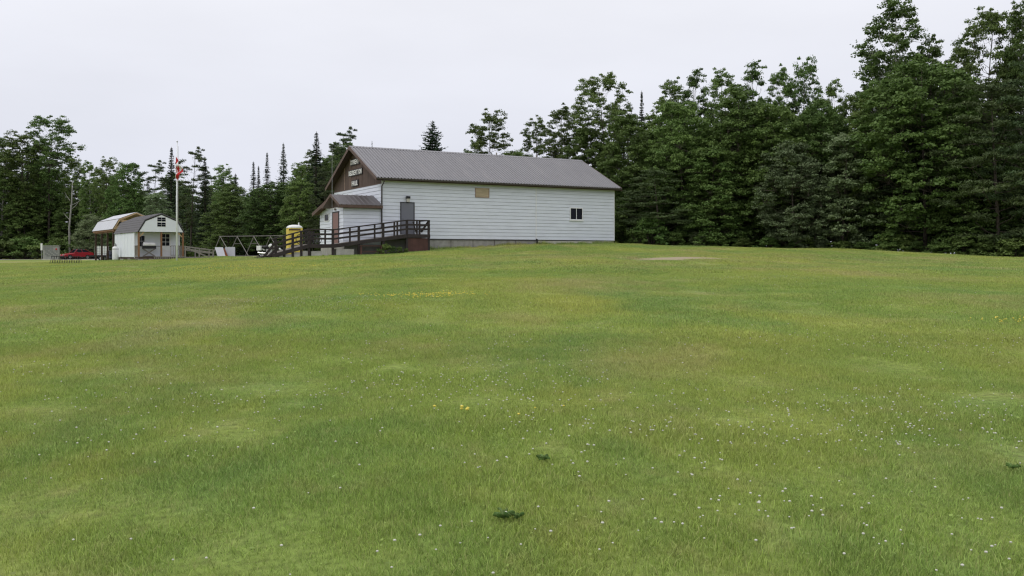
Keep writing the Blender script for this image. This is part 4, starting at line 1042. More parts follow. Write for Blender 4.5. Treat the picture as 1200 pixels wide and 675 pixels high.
# yellow portable toilet
pt = thing_at('portable_toilet', 345, 75, 'yellow portable toilet with white domed roof behind the ramp', 'toilet', R(24))
PH = z_at(267.5, 75) - pt.location.z
MB().box(-.58, .58, -.58, .58, .08, PH).build('cabin', M['yellow'], pt)
MB().box(-.62, .62, -.62, .62, 0, .079).build('skid', M['black'], pt)
rfm = MB(); 
for (sz, z) in ((.62, PH + .001), (.63, PH + .07), (.56, PH + .17), (.40, PH + .25), (.2, PH + .285)):
    for k in range(16):
        a = 2*math.pi*(k + .5)/16; c_, s_ = math.cos(a), math.sin(a); m_ = max(abs(c_), abs(s_)) ** .75
        rfm.v.append((sz * c_ / m_, sz * s_ / m_, z))
for i in range(4):
    for k in range(16): rfm.f.append((i*16 + k, i*16 + (k+1) % 16, (i+1)*16 + (k+1) % 16, (i+1)*16 + k))
rfm.f.append(tuple(range(64, 80)))
rfm.build('roof', M['white'], pt, smooth=True)
pd = MB().box(-.42, .42, -.61, -.581, .14, PH - .22).build('door', M['yellow'], pt)
MB().box(.3, .36, -.64, -.611, 1.0, 1.15).build('latch', M['black'], pd)
MB().box(-.56, .4, -.595, -.581, PH - .2, PH - .08).build('vent_strip', M['dark_post'], pt)
MB().tube([(.45, .45, PH + .05), (.45, .45, PH + .5)], .05, 8).build('vent_pipe', M['white'], pt)

# motorcycle beyond the low end of the ramp
def motorcycle(px, Y, rz, label, m_):
    o = thing_at('motorcycle', px, Y, label, 'motorcycle', rz)
    for x in (-.70, .70):
        wl = MB().torus((x, 0, .31), .25, .06, 'y', 24, 8).build('wheel', M['tyre'], o, smooth=True)
        MB().tube([(x, -.04, .31), (x, .04, .31)], .09, 10).torus((x, 0, .31), .18, .02, 'y', 20, 5).build('rim', M['chrome'], wl)
        MB().tube([(x - .3, 0, .5), (x - .15, 0, .64), (x + .1, 0, .66), (x + .28, 0, .52)], .07, 8).build('mudguard', m_, o, smooth=True)
    MB().tube([(-.05, 0, .80), (.10, 0, .86), (.35, 0, .86), (.48, 0, .76)], [.10, .17, .18, .10], 12).build('fuel_tank', m_, o, smooth=True)
    MB().tube([(-.72, 0, .74), (-.45, 0, .74), (-.05, 0, .76)], [.09, .13, .11], 10).build('seat', M['black'], o, smooth=True)
    MB().box(-.2, .3, -.17, .17, .25, .62).build('engine', M['galv'], o)
    MB().beam((-.7, .1, .34), (-.1, .1, .5), .05).beam((-.1, 0, .5), (.45, 0, .78), .06).build('frame', M['black'], o)
    for s in (-1, 1):
        MB().tube([(.70, s * .09, .31), (.46, s * .09, .95)], .028, 6).build('fork', M['chrome'], o)
        MB().tube([(.45, 0, .96), (.42, s * .22, 1.02), (.25, s * .36, 1.0)], .016, 6).build('handlebar', M['black'], o)
        MB().tube([(.1, s * .2, .3), (-.4, s * .22, .3), (-.85, s * .22, .36)], [.035, .05, .055], 8).build('exhaust', M['chrome'], o)
    MB().box(-.95, -.60, -.26, .26, .52, .86).build('saddlebag', m_, o)
    MB().lathe([(.03, 0), (.09, .05), (.10, .12)], 12, (0, 0, 0)).build('headlamp', M['chrome'], o, (.50, 0, .86), (0, R(90), 0))
    MB().box(.47, .49, -.2, .2, .95, 1.28).build('windscreen', M['glass'], o)
    return o
motorcycle(316, 66, R(-18), 'white and black motorcycle parked behind the low end of the ramp', M['white'])
# bicycle leaning on the landing rail
bcx, bcy = hall_xy(XL0 + .75, .9)
bc = empty('bicycle', (bcx, bcy, LD), HA + R(6), 'dark bicycle standing on the landing behind the railing', 'bicycle')
for x in (-.52, .52):
    wl = MB().torus((x, 0, .33), .31, .022, 'y', 26, 6).build('wheel', M['tyre'], bc)
    sp = MB()
    for k in range(8):
        a = math.pi * k / 8; sp.beam((x - .3*math.cos(a), 0, .33 - .3*math.sin(a)), (x + .3*math.cos(a), 0, .33 + .3*math.sin(a)), .004)
    sp.build('spokes', M['chrome'], wl)
MB().tube([(-.52, 0, .33), (-.12, 0, .30), (.36, 0, .72)], .018, 6).tube([(-.12, 0, .30), (-.22, 0, .80)], .018, 6).tube([(-.20, 0, .70), (.37, 0, .74)], .016, 6).tube([(-.52, 0, .33), (-.2, 0, .7)], .012, 6).build('frame', M['black'], bc)
MB().tube([(.52, 0, .33), (.34, 0, .92)], .016, 6).build('fork', M['black'], bc)
MB().tube([(.30, -.27, .98), (.36, 0, .96), (.30, .27, .98)], .013, 6).build('handlebar', M['chrome'], bc)
MB().box(-.34, -.12, -.06, .06, .81, .86).build('saddle', M['black'], bc)

# ------------------------------------------------------------------ trees
def quad_cloud(cen, tx, bx):
    """rhombic leaves: centre, half-length vector, half-width vector"""
    v = np.stack([cen - tx, cen + bx, cen + tx, cen - bx], 1).reshape(-1, 3)
    return v, np.arange(len(v))
def unit(a): return a / np.maximum(np.linalg.norm(a, axis=1, keepdims=True), 1e-9)
def rand_dir(r, n): return unit(r.normal(size=(n, 3)))
def leaf_vecs(r, nrm, L, Wd):
    n = len(nrm); a = unit(np.cross(nrm, rand_dir(r, n))); b_ = np.cross(nrm, a)
    return a * (L * .5)[:, None], b_ * (Wd * .5)[:, None]
def clump_leaves(r, cen, rad, count, size, flat=.6, up=.55):
    """leaves on and inside flattened clumps; cen (m,3), rad (m,)"""
    m = len(cen); idx = np.repeat(np.arange(m), count); n = len(idx)
    d = rand_dir(r, n); d[:, 2] = np.where(d[:, 2] < -.2, -d[:, 2] * .6, d[:, 2])
    rr = rad[idx] * (r.random(n) ** .45) * (.75 + .5 * r.random(n))
    p = cen[idx] + d * rr[:, None] * np.array([1, 1, flat])
    nrm = unit(d * .55 + np.array([0, 0, up]) + r.normal(size=(n, 3)) * .45)
    s = size * (.65 + .7 * r.random(n))
    tx, bx = leaf_vecs(r, nrm, s * 1.25, s * .85)
    cv = r.random(m)[idx] * .6 + r.random(n) * .4
    return p, tx, bx, cv

def broadleaf(seed, H=15.0, Rm=3.6, base=.12, nl=34, sub=15, count=42, size=.19, shape='oval', crad=.46, gap=0.0, lean=0.0, flat=.75, lobe=.44, zs=.95):
    """trunk, limbs to rounded lobes, each lobe covered with leaf clumps"""
    r = np.random.default_rng(seed); tr = MB()
    n_t = 9; pts = []
    ph = r.random() * 6
    for i in range(n_t):
        f = i / (n_t - 1); pts.append((.35 * f * math.sin(3 * f + ph) + lean * f * f, .35 * f * math.cos(2.3 * f + ph), H * .92 * f))
    tr.tube(pts, [max(.02, H * .0105 * (1 - .9 * i / (n_t - 1))) for i in range(n_t)], 8)
    def tp(f):
        q = f * (n_t - 1); i = min(int(q), n_t - 2); a, b_ = Vector(pts[i]), Vector(pts[i + 1]); return a.lerp(b_, q - i)
    def env(f):
        g = (f - base) / (1 - base)
        if g < 0: return .3
        if shape == 'oval': return Rm * (math.sin(math.pi * min(1, g * .76 + .15)) ** .55)
        if shape == 'cone': return Rm * max(0, 1 - g) ** .5 * (.6 + .4 * min(1, g * 5)) + .6
        if shape == 'top': return Rm * (max(.02, math.sin(math.pi * min(1, max(0, g * .80 + .04)))) ** .7) * (.55 + .5 * g)
        return Rm * (.45 + .55 * math.sin(math.pi * (g * .8 + .15)))
    cen, rad = [], []
    for i in range(nl):
        f = base + (1 - base) * min(.985, ((i + r.random() * .9) / nl) ** .95)
        az = i * 2.39996 + r.random() * .9; E = env(f)
        rl = max(.45, E * lobe * (.65 + .6 * r.random())); ring = max(0, E * (.95 + .25 * r.random()) - rl * .85)
        if f > .93: ring *= .7
        p0 = tp(max(.03, min(f - .06 - .05 * r.random(), .95))); c0 = tp(min(f, .98)) + Vector((math.cos(az) * ring, math.sin(az) * ring, r.normal() * .2))
        c0.z = max(c0.z, rl * .5)
        mid_ = p0.lerp(c0, .5) + Vector((0, 0, -.12 * ring))
        tr.tube([p0, mid_, c0], [H * .0034 * (1.25 - f), H * .0022 * (1.25 - f), .015], 5, cap=False)
        ns_ = max(5, int(sub * (rl / 1.2) ** 1.5))
        d = rand_dir(r, ns_); d[:, 2] = np.where(d[:, 2] < -.35, -d[:, 2], d[:, 2]); rr = rl * (.55 + .55 * r.random(ns_))
        for k in range(ns_):
            if r.random() < gap: continue
            q = (c0.x + d[k, 0] * rr[k], c0.y + d[k, 1] * rr[k], max(.2, c0.z + d[k, 2] * rr[k] * zs)); cen.append(q); rad.append(crad * (.6 + .8 * r.random()))
            if k % 3 == 0: tr.tube([c0, q], [.018, .006], 4, cap=False)
    q = tp(1.0)
    for k in range(7): cen.append((q.x + r.normal() * .5, q.y + r.normal() * .5, H * (.90 + .08 * k / 7))); rad.append(crad * (1.1 - .09 * k))
    p, tx, bx, cv = clump_leaves(r, np.array(cen), np.array(rad), count, size, flat)
    return tr, p, tx, bx, cv
def spruce(seed, H=13.0, Rm=2.3, base=.02, dens=1.0, power=1.05):
    r = np.random.default_rng(seed); tr = MB(); tr.tube([(0, 0, 0), (.05, .03, H * .5), (0, 0, H)], [H * .011, H * .007, .015], 7)
    P_, T_, B_ = [], [], []
    z = H * base; k = 0
    while z < H - .12:
        f = z / H; L0 = Rm * (1 - f) ** power + .05; nb = int(6 + 3 * r.random())
        for j in range(nb):
            az = 2 * math.pi * (j + r.random() * .7) / nb + k * .7; L = L0 * (.5 + .75 * r.random())
            dx, dy = math.cos(az), math.sin(az); n = max(4, int(L / .085 * dens))
            u = (np.arange(n) + r.random(n)) / n
            droop = -.22 * L * u + .16 * L * u ** 2.5 + (.25 * f) * L * u
            c = np.stack([dx * L * u, dy * L * u, z + droop + r.normal(size=n) * .03], 1)
            side = np.where(r.random(n) < .5, -1, 1)[:, None]; lat = np.array([-dy, dx, 0]) * side
            dirv = unit(np.array([dx, dy, -.25]) * .8 + lat * (.9 + .3 * r.random((n, 1))) + r.normal(size=(n, 3)) * .2)
            ln = (.16 + .16 * r.random(n)) * (1.15 - .75 * u) * (.6 + .22 * L) * min(1, .35 + 2.2 * (1 - f))
            P_.append(c + dirv * ln[:, None] * .8); T_.append(dirv * ln[:, None])
            nrm = unit(np.array([0, 0, 1.0]) + r.normal(size=(n, 3)) * .55); w_ = unit(np.cross(nrm, dirv))
            B_.append(w_ * (.045 + .035 * r.random((n, 1))))
        z += (.17 + .12 * r.random()) * (1.25 - .6 * f); k += 1
    p = np.concatenate(P_); return tr, p, np.concatenate(T_), np.concatenate(B_), r.random(len(p))
def pine(seed, H=15.0, Rm=2.6, base=.35, nl=26):
    tr, p, tx, bx, cv = broadleaf(seed, H, Rm, base, nl, 14, 70, .20, 'top' if base > .25 else 'oval', .48, .12, .3, .5, .36, .5)
    r = np.random.default_rng(seed + 5); n = len(p)
    d = unit(r.normal(size=(n, 3)) + np.array([0, 0, .5])); a = unit(np.cross(d, rand_dir(r, n)))
    return tr, p, d * .14, a * .034, cv
def shrub(seed, H=2.6, Rm=1.7, count=80, size=.15, ncl=46):
    r = np.random.default_rng(seed); tr = MB()
    cen = []; rad = []
    for i in range(ncl):
        az = r.random() * 6.28; el_ = r.random() ** .7 * 1.45; rr = (.45 + .55 * r.random())
        q = (Rm * rr * math.cos(az) * math.cos(el_), Rm * rr * math.sin(az) * math.cos(el_), max(.15, H * rr * math.sin(el_) * .9)); cen.append(q); rad.append(.36 * (.7 + .7 * r.random()))
        if i < 9: tr.tube([(q[0] * .1, q[1] * .1, 0), (q[0] * .45, q[1] * .45, q[2] * .6), q], [.035, .022, .008], 5)
    p, tx, bx, cv = clump_leaves(r, np.array(cen), np.array(rad), count, size, .8)
    return tr, p, tx, bx, cv
PROTO = {}
def proto(key, data, H, bark, leafm, wid):
    tr, p, tx, bx, cv = data
    if key.startswith('shrub') is False and 'spruce' not in key:
        k_ = H / max(p[:, 2].max(), 1); p = p * np.array([1, 1, k_])
    v, f = quad_cloud(p, tx, bx)
    PROTO[key] = (tr.mesh('trunk', M[bark], True), fast_mesh('crown', v, f, 4, M[leafm], dict(lv=np.repeat(cv, 4))), H, wid)
proto('maple1', broadleaf(1, 14, 3.9, .03, 46, 16, 60, .165, 'oval'), 14, 'bark', 'leaf', 7.8)
proto('maple2', broadleaf(2, 13, 3.5, .02, 44, 16, 60, .16, 'oval'), 13, 'bark', 'leaf', 7)
proto('maple3', broadleaf(3, 15, 3.7, .05, 48, 16, 60, .16, 'cone'), 15, 'bark', 'leaf', 7.2)
proto('maple4', broadleaf(14, 12, 3.1, .02, 44, 16, 60, .155, 'cone'), 12, 'bark', 'leaf', 6.2)
proto('poplar1', broadleaf(4, 18, 2.9, .2, 54, 15, 62, .145, 'oval', .46, .03, lobe=.44, zs=1.15), 18, 'bark_pale', 'leaf', 5.8)
proto('poplar2', broadleaf(5, 17, 2.5, .12, 52, 15, 62, .145, 'cone', .46, .03, lobe=.46, zs=1.2), 17, 'bark_pale', 'leaf', 5)
proto('airy1', broadleaf(6, 19, 4.0, .36, 44, 15, 66, .15, 'top', .50, .06, .8, lobe=.38), 19, 'bark', 'leaf', 7.8)
proto('airy2', broadleaf(7, 16, 2.9, .26, 40, 15, 66, .145, 'top', .46, .05, -.5, lobe=.40, zs=1.1), 16, 'bark', 'leaf', 5.8)
proto('pale1', broadleaf(8, 9, 2.9, .02, 46, 17, 60, .12, 'oval', .40), 9, 'bark', 'leaf_pale', 5.8)
proto('pale2', broadleaf(9, 10, 2.3, .03, 40, 15, 46, .15, 'cone', .40, .08), 10, 'bark', 'leaf_pale', 4.8)
proto('spruce1', spruce(21, 13, 2.2), 13, 'bark', 'needle', 4.2)
proto('spruce2', spruce(22, 14, 1.9, .03, 1.0, 1.1), 14, 'bark', 'needle', 3.4)
proto('spruce3', spruce(23, 12, 2.7, .02, 1.0, 1.0), 12, 'bark', 'needle', 5)
proto('spruce4', spruce(24, 12, 3.1, .02, 2.2, .72), 12, 'bark', 'needle', 6.0)
proto('pine1', pine(31, 15, 2.9, .30), 15, 'bark', 'pine', 5.6)
proto('pine2', pine(32, 13, 2.8, .06, 40), 13, 'bark', 'pine', 5.4)
proto('shrub1', shrub(41), 2.6, 'bark', 'leaf', 3.4)
proto('shrub2', shrub(42, 2.0, 1.9, 70, .16, 42), 2.0, 'bark', 'leaf', 3.8)
proto('shrub3', shrub(43, 3.2, 1.6, 85, .14, 50), 3.2, 'bark', 'leaf_pale', 3.2)

ORD = ['first', 'second', 'third', 'fourth', 'fifth', 'sixth', 'seventh', 'eighth', 'ninth', 'tenth', 'eleventh', 'twelfth', 'thirteenth', 'fourteenth', 'fifteenth',
       'sixteenth', 'seventeenth', 'eighteenth', 'nineteenth', 'twentieth']
def ordn(i): return ORD[i] if i < 20 else ('twenty-' + ORD[i - 20] if i < 29 else ('thirtieth' if i == 29 else ('thirty-' + ORD[i - 30] if i < 39 else ('fortieth' if i == 39 else 'forty-' + ORD[min(i - 40, 19)]))))
KIND = {'maple': ('leafy_tree', 'tree', 'leafy green tree'), 'poplar': ('poplar_tree', 'tree', 'slender poplar'), 'airy': ('poplar_tree', 'tree', 'high-crowned poplar'), 'pale': ('willow_tree', 'tree', 'pale grey green bushy tree'),
        'spruce': ('spruce_tree', 'tree', 'dark pointed spruce'), 'pine': ('pine_tree', 'tree', 'ragged pine'), 'shrub': ('shrub', 'shrub', 'low leafy shrub')}
def kind_of(key): return KIND[key.rstrip('0123456789')]
placed = []
def tree(key, x, y, height=None, wscale=1.0, label=None, group=None, rz=None, zoff=0.0):
    tm, cm, H, wid = PROTO[key]; nm, cat, _ = kind_of(key); g = gz(x, y)
    s = (height / H) if height else 1.0
    e = empty(nm, (x, y, g + zoff), random.random() * 6.28 if rz is None else rz, label, cat, group)
    sw_ = s * wscale if wscale else s
    for n_, m_ in (('trunk', tm), ('crown', cm)):
        link(n_, m_, e, scale=(sw_, sw_, s))
    if nm == 'shrub':
        pass
    return e
def top_tree(key, px, py, Y, wpx, label, group=None):
    """tree whose top reaches photo row py and whose crown is about wpx wide"""
    x = ray_x(px, Y); h = z_at(py, Y) - gz(x, Y); tm, cm, H, wid = PROTO[key]
    ws = (wpx / FPX * Y) / (wid * h / H) * (1.5 if key.startswith('spruce') else 1.0)
    return tree(key, x, Y, h, ws, label, group)
LG, RG, CG = 'trees of the left treeline', 'trees of the wood right of the hall', 'trees behind the hall roof'
# --- named trees: left treeline
top_tree('airy1', 57, 134, 136, 62, 'tallest airy poplar high above the left treeline', LG)
top_tree('airy2', 22, 152, 134, 52, 'tall poplar left of the tallest one, near the left edge', LG)
top_tree('poplar1', 2, 158, 134, 46, 'tall poplar cut by the left edge of the picture', LG)
top_tree('airy2', 86, 181, 136, 32, 'thin topped tree just right of the tallest poplar', LG)
top_tree('poplar2', 107, 188, 132, 26, 'small topped poplar between tallest poplar and shed', LG)
top_tree('airy2', 127, 183, 130, 34, 'loose topped poplar above the open shelter', LG)
top_tree('maple2', 148, 190, 128, 44, 'rounded tree top above the shed roof', LG)
top_tree('pine1', 178, 187, 124, 40, 'ragged pine just left of the flag', LG)
top_tree('spruce2', 201, 172, 120, 30, 'dark spruce whose tip stands beside the flag', LG)
top_tree('pine1', 224, 171, 118, 40, 'flat topped pine right of the flag', LG)
top_tree('spruce2', 240, 183, 118, 26, 'dark spruce tip right of the flat topped pine', LG)
top_tree('airy2', 262, 192, 112, 34, 'light leafy top above the left end of the swing set', LG)
top_tree('spruce1', 276, 203, 110, 30, 'short spruce in the gap above the swing set', LG)
top_tree('spruce2', 297, 189, 106, 24, 'narrow twin spruce, left of the pair above the swing set', LG)
top_tree('spruce2', 303, 194, 107, 20, 'narrow twin spruce, right of the pair above the swing set', LG)
top_tree('spruce2', 313, 178, 108, 24, 'thin spruce between the twin spruces and the tall one', LG)
top_tree('spruce1', 332, 167, 106, 32, 'tall spruce standing above the yellow toilet', LG)
top_tree('airy2', 351, 190, 102, 32, 'leafy top between the tall spruce and the mast', LG)
top_tree('spruce1', 371, 154, 100, 50, 'tallest spruce just left of the hall gable', LG)
top_tree('pine1', 401, 148, 98, 44, 'open crowned pine right behind the hall gable', LG)
top_tree('poplar2', 392, 165, 101, 34, 'poplar wedged between tallest spruce and hall gable', LG)
top_tree('maple1', 318, 212, 98, 70, 'broad leafy tree behind the swing set right end', LG)
top_tree('maple3', 268, 216, 103, 60, 'leafy tree behind the left half of the swing set', LG)
top_tree('maple4', 352, 206, 94, 48, 'dark leafy tree behind the yellow toilet', LG)
top_tree('pine2', 379, 195, 92, 40, 'pine right of the toilet behind the annex eave', LG)
top_tree('pale1', 104, 250, 122, 34, 'small light green tree left of the shelter roof', LG)
top_tree('pale2', 182, 224, 112, 46, 'light leafy tree behind the shed ridge', LG)
bt = empty('bare_birch_trunk', (ray_x(82, 126), 126, gz(ray_x(82, 126), 126)), 0, 'bare pale birch trunk standing before the dark left trees', 'tree')
hh = z_at(212, 126) - bt.location.z
MB().tube([(0, 0, 0), (-.1, 0, hh * .4), (.25, 0, hh * .75), (.35, 0, hh)], [.16, .13, .09, .04], 8).build('trunk', M['bark_pale'], bt, smooth=True)
for (f, dx, dz) in ((.62, 1.3, 1.5), (.75, -.8, 1.2), (.5, -1.0, 1.1), (.68, 1.8, 1.1)): MB().tube([(0, 0, hh * f), (dx * .6, .1, hh * f + dz * .5), (dx, .1, hh * f + dz)], [.05, .035, .012], 6).build('limb', M['bark_pale'], bt)
top_tree('maple1', 84, 207, 143, 60, 'rounded dark crown behind the bare birch trunk', LG)
top_tree('maple3', 118, 206, 141, 56, 'dense dark crown behind the open shelter', LG)
top_tree('maple2', 45, 200, 142, 60, 'dense dark crown below the tallest airy poplar', LG)
# --- behind the hall
top_tree('spruce4', 507, 141, 98, 62, 'spruce tip showing above the hall ridge', CG)
top_tree('spruce2', 436, 164, 105, 9, 'tiny spruce spire above the left end of the ridge', CG)
top_tree('airy2', 578, 127, 92, 56, 'poplar crown standing alone above the hall ridge', CG)
top_tree('airy2', 558, 160, 94, 30, 'thin half bare top left of the lone poplar crown', CG)
top_tree('airy2', 631, 135, 88, 40, 'loose poplar top above the right part of the ridge', CG)
top_tree('maple2', 605, 176, 96, 60, 'low rounded top just above the hall ridge', CG)
top_tree('maple4', 540, 182, 96, 50, 'crown hidden behind the middle of the hall roof', CG)
top_tree('maple1', 470, 184, 100, 60, 'crown hidden behind the left part of the hall roof', CG)
# --- right wood, named
top_tree('poplar1', 660, 122, 84, 52, 'poplar right behind the right roof slope', RG)
top_tree('airy1', 709, 86, 80, 74, 'big open crowned poplar above the right end of the roof', RG)
top_tree('spruce2', 752, 106, 84, 28, 'dark spruce spire between two leafy crowns of the right wood', RG)
top_tree('poplar1', 786, 90, 80, 46, 'slender poplar with sky gaps left of the dense crowns', RG)
top_tree('poplar2', 811, 80, 78, 44, 'tall poplar left of the dense middle crowns', RG)
top_tree('poplar1', 846, 78, 76, 48, 'first of the tall middle crowns of the right wood', RG)
top_tree('poplar2', 882, 72, 75, 50, 'tall spiky poplar in the middle of the right wood', RG)
top_tree('poplar1', 916, 76, 75, 46, 'tall crown right of the spiky poplar', RG)
top_tree('airy2', 944, 65, 74, 50, 'highest crown left of the dip in the right wood', RG)
top_tree('poplar2', 972, 92, 73, 40, 'crown stepping down to the dip in the wood', RG)
top_tree('maple2', 1000, 108, 74, 50, 'low crown in the dip of the right wood', RG)
top_tree('poplar1', 1046, -8, 69, 84, 'tallest poplar of the right wood touching the top edge', RG)
top_tree('poplar2', 1024, 60, 71, 44, 'narrow poplar left of the tallest one', RG)
top_tree('poplar2', 1096, 42, 68, 50, 'poplar just right of the tallest one', RG)
top_tree('airy1', 1156, 10, 65, 84, 'large crown near the top right corner', RG)
top_tree('poplar1', 1198, -2, 63, 60, 'tall poplar cut by the right edge', RG)
top_tree('poplar2', 1126, 44, 70, 44, 'narrow crown left of the large top right crown', RG)
top_tree('maple1', 1084, 62, 63, 142, 'biggest leafy tree in the front of the right wood', RG)
top_tree('pale1', 931, 163, 66.5, 84, 'rounded pale green tree in the front of the wood', RG)
top_tree('pale2', 987, 152, 66.0, 74, 'greyish bushy tree right of the rounded pale tree', RG)
top_tree('maple3', 868, 96, 71, 108, 'broad leafy tree in the front left of the wood', RG)
top_tree('maple2', 800, 118, 72.5, 84, 'leafy tree behind the pine near the hall corner', RG)
top_tree('maple4', 740, 128, 75, 84, 'leafy tree right above the hall roof end', RG)
top_tree('pine2', 772, 196, 70.0, 76, 'dark spreading pine right of the hall corner', RG)
top_tree('pine2', 1170, 90, 58.5, 112, 'large dark pine at the right edge of the wood', RG)
top_tree('pine2', 1225, 60, 57, 110, 'dark pine half outside the right edge', RG)
top_tree('maple3', 1020, 112, 67, 84, 'leafy tree between grey bushy tree and biggest tree', RG)
top_tree('maple4', 832, 168, 69.5, 76, 'lower leafy tree at the wood edge left of centre', RG)
top_tree('maple2', 908, 122, 70, 90, 'dense leafy tree behind the rounded pale tree', RG)
top_tree('maple1', 960, 116, 70, 84, 'dense leafy tree above the greyish bushy tree', RG)
top_tree('maple4', 1135, 150, 60.5, 80, 'leafy tree in front of the large dark pine', RG)
top_tree('maple2', 690, 150, 80, 70, 'leafy tree behind the right roof slope', RG)
# --- filling rows
def along(poly, step, off, jit, r):
    pts = [np.array(p) for p in poly]; outp = []; carry = 0.0
    for a, b_ in zip(pts[:-1], pts[1:]):
        d = b_ - a; L = np.hypot(*d); d = d / L; n_ = np.array([-d[1], d[0]]); s = carry
        while s < L:
            p = a + d * (s + r.normal() * jit) + n_ * (off + r.normal() * jit); outp.append(tuple(p)); s += step
        carry = s - L
    return outp
left_line = [(-96, 122), (-70, 133), (-46, 127), (-34, 116), (-24, 104), (-13, 94), (0, 88), (8, 82)]
right_line = [(9.2, 75), pxY(765, 71.5), pxY(850, 71), pxY(930, 69), pxY(1000, 67), pxY(1100, 63), pxY(1200, 59), (42, 52), (58, 42)]
r = np.random.default_rng(77)
SIL = [(-400, 165), (0, 165), (40, 155), (80, 170), (105, 200), (160, 200), (230, 190), (270, 205), (290, 222), (330, 195), (370, 170), (410, 165), (450, 185), (640, 180), (660, 150), (700, 115), (750, 130), (800, 100), (950, 90), (1000, 115), (1040, 60), (1100, 60), (1200, 30), (1700, 0)]
def sil(px): return float(np.interp(px, [a for a, _ in SIL], [b_ for _, b_ in SIL]))
rows = [
    ('left', left_line, 5.2, 1.5, (.42, .62), ['maple2', 'maple4', 'maple1', 'pale2', 'spruce3', 'maple3'], 'front row of left treeline'),
    ('left', left_line, 5.0, 6.0, (.74, .96), ['maple1', 'spruce1', 'maple3', 'pine2', 'spruce2', 'poplar2', 'maple2'], 'middle row of left treeline'),
    ('left', left_line, 5.4, 11.5, (.82, 1.0), ['spruce2', 'maple3', 'pine1', 'poplar1', 'spruce1', 'maple1'], 'back row of left treeline'),
    ('right', right_line, 4.6, 1.2, (.34, .52), ['maple4', 'maple2', 'pine2', 'maple1'], 'front row of right wood'),
    ('right', right_line, 4.6, 6.5, (.76, .97), ['maple3', 'maple1', 'spruce1', 'maple2', 'pine2'], 'middle row of right wood'),
    ('right', right_line, 5.0, 12.5, (.82, 1.0), ['poplar1', 'maple3', 'spruce2', 'maple1'], 'back row of right wood'),
    ('right', right_line, 5.0, 19.0, (.62, .85), ['maple1', 'maple3', 'spruce3', 'maple2'], 'hindmost row of right wood'),
    ('left', left_line, 5.0, 25.0, (.58, .80), ['maple1', 'maple2', 'spruce3'], 'farthest row of left treeline'),
    ('left', left_line, 5.2, 18.0, (.62, .85), ['maple1', 'maple3', 'spruce3', 'maple2'], 'hindmost row of left treeline'),
]
for (side, line, step, off, (h0, h1), keys, rowname) in rows:
    pts = along(line, step, off, .7, r); cand = []
    for (x, y) in pts:
        px = CX + FPX * x / y
        if px < -60 or px > 1290 or (415 < px < 700 and side == 'left' and off < 8): continue
        cand.append((px, x, y))
    cand.sort()
    n_k = {}
    for (px, x, y) in cand:
        key = keys[int(r.integers(len(keys)))]; kd = kind_of(key)
        full = z_at(sil(px), y) - gz(x, y); h = max(3.0, full * (h0 + (h1 - h0) * r.random()))
        i = n_k.get(kd[2], 0); n_k[kd[2]] = i + 1
        H0 = PROTO[key][2]
        tree(key, x, y, h, 1.0 if h > H0 * .75 else 1.25, '%s, %s of its kind from left, %s' % (kd[2], ordn(i), rowname), LG if side == 'left' else RG)
# --- shrubs and saplings along the edges
sh = []
for off, nm_ in ((3.6, 'behind the front row of '), (9.5, 'deep inside ')):
    for line, wname in ((left_line, 'left treeline'), (right_line, 'right wood')):
        for (x, y) in along(line, 3.4, off, .5, r):
            px = CX + FPX * x / y
            if -30 < px < 1240 and not (420 < px < 715): sh.append((px, y, ['shrub1', 'shrub2', 'shrub1'][len(sh) % 3], 3.0 + 1.8 * r.random(), .95, nm_ + wname))
for (px, Y, key, h, wmul) in ((763, 68.6, 'shrub1', 2.5, .95), (748, 68.8, 'shrub2', 1.6, .7), (790, 68.6, 'shrub2', 1.3, 1), (815, 68.5, 'shrub3', 1.3, 1.3), (842, 68.0, 'shrub2', 1.0, 1.2), (872, 67.3, 'shrub1', .9, 1.5), (900, 67, 'shrub2', 1.1, 1.2),
                      (1010, 63.8, 'shrub2', .8, 1.3), (1045, 62.3, 'shrub2', .8, 1.3), (1075, 61.2, 'shrub1', .9, 1.3), (1128, 58.9, 'shrub1', 1.55, 1.25), (1160, 58, 'shrub2', 1.2, 1.2), (1190, 56.5, 'shrub2', 1.5, 1.2), (960, 65.2, 'shrub3', .9, 1.5), (985, 64.6, 'shrub2', .8, 1.4), (930, 66.2, 'shrub1', .9, 1.5),
                      (1210, 56, 'shrub1', 1.6, 1.2), (1105, 59.8, 'shrub2', .9, 1.4), (1038, 63.2, 'shrub1', 1.5, 1.1), (1054, 62.8, 'shrub2', 1.5, 1.1), (1066, 62.6, 'shrub1', 1.4, 1.1), (1142, 59.4, 'shrub2', 1.3, 1.1), (945, 66.4, 'shrub2', 1.2, 1.2), (1178, 58, 'shrub1', 1.5, 1.1)):
    sh.append((px, Y, key, h, wmul, 'right wood'))
for k in range(26):
    px = -10 + k * 13.5 + r.normal() * 3; Y = float(np.interp((px - 600) / 1050 * 118, [-70, -46, -32, -22, -12], [129, 123, 110, 98, 89]))
    if 60 < px < 135: Y = 129
    sh.append((px, Y - .3, ['shrub1', 'shrub3', 'shrub2'][k % 3], 2.0 + 1.6 * r.random(), 1.2, 'left treeline'))
sh.sort(); cnt = {}
for (px, Y, key, h, wm, where) in sh:
    i = cnt.get(where, 0); cnt[where] = i + 1
    where = where if ' ' in where and where.split()[0] in ('behind', 'deep') else 'along the foot of the ' + where
    x = ray_x(px, Y)
    tree(key, x, Y, h, wm * 1.0, 'low leafy shrub, %s from the left %s' % (ordn(i), where), 'shrubs along the foot of the woods')

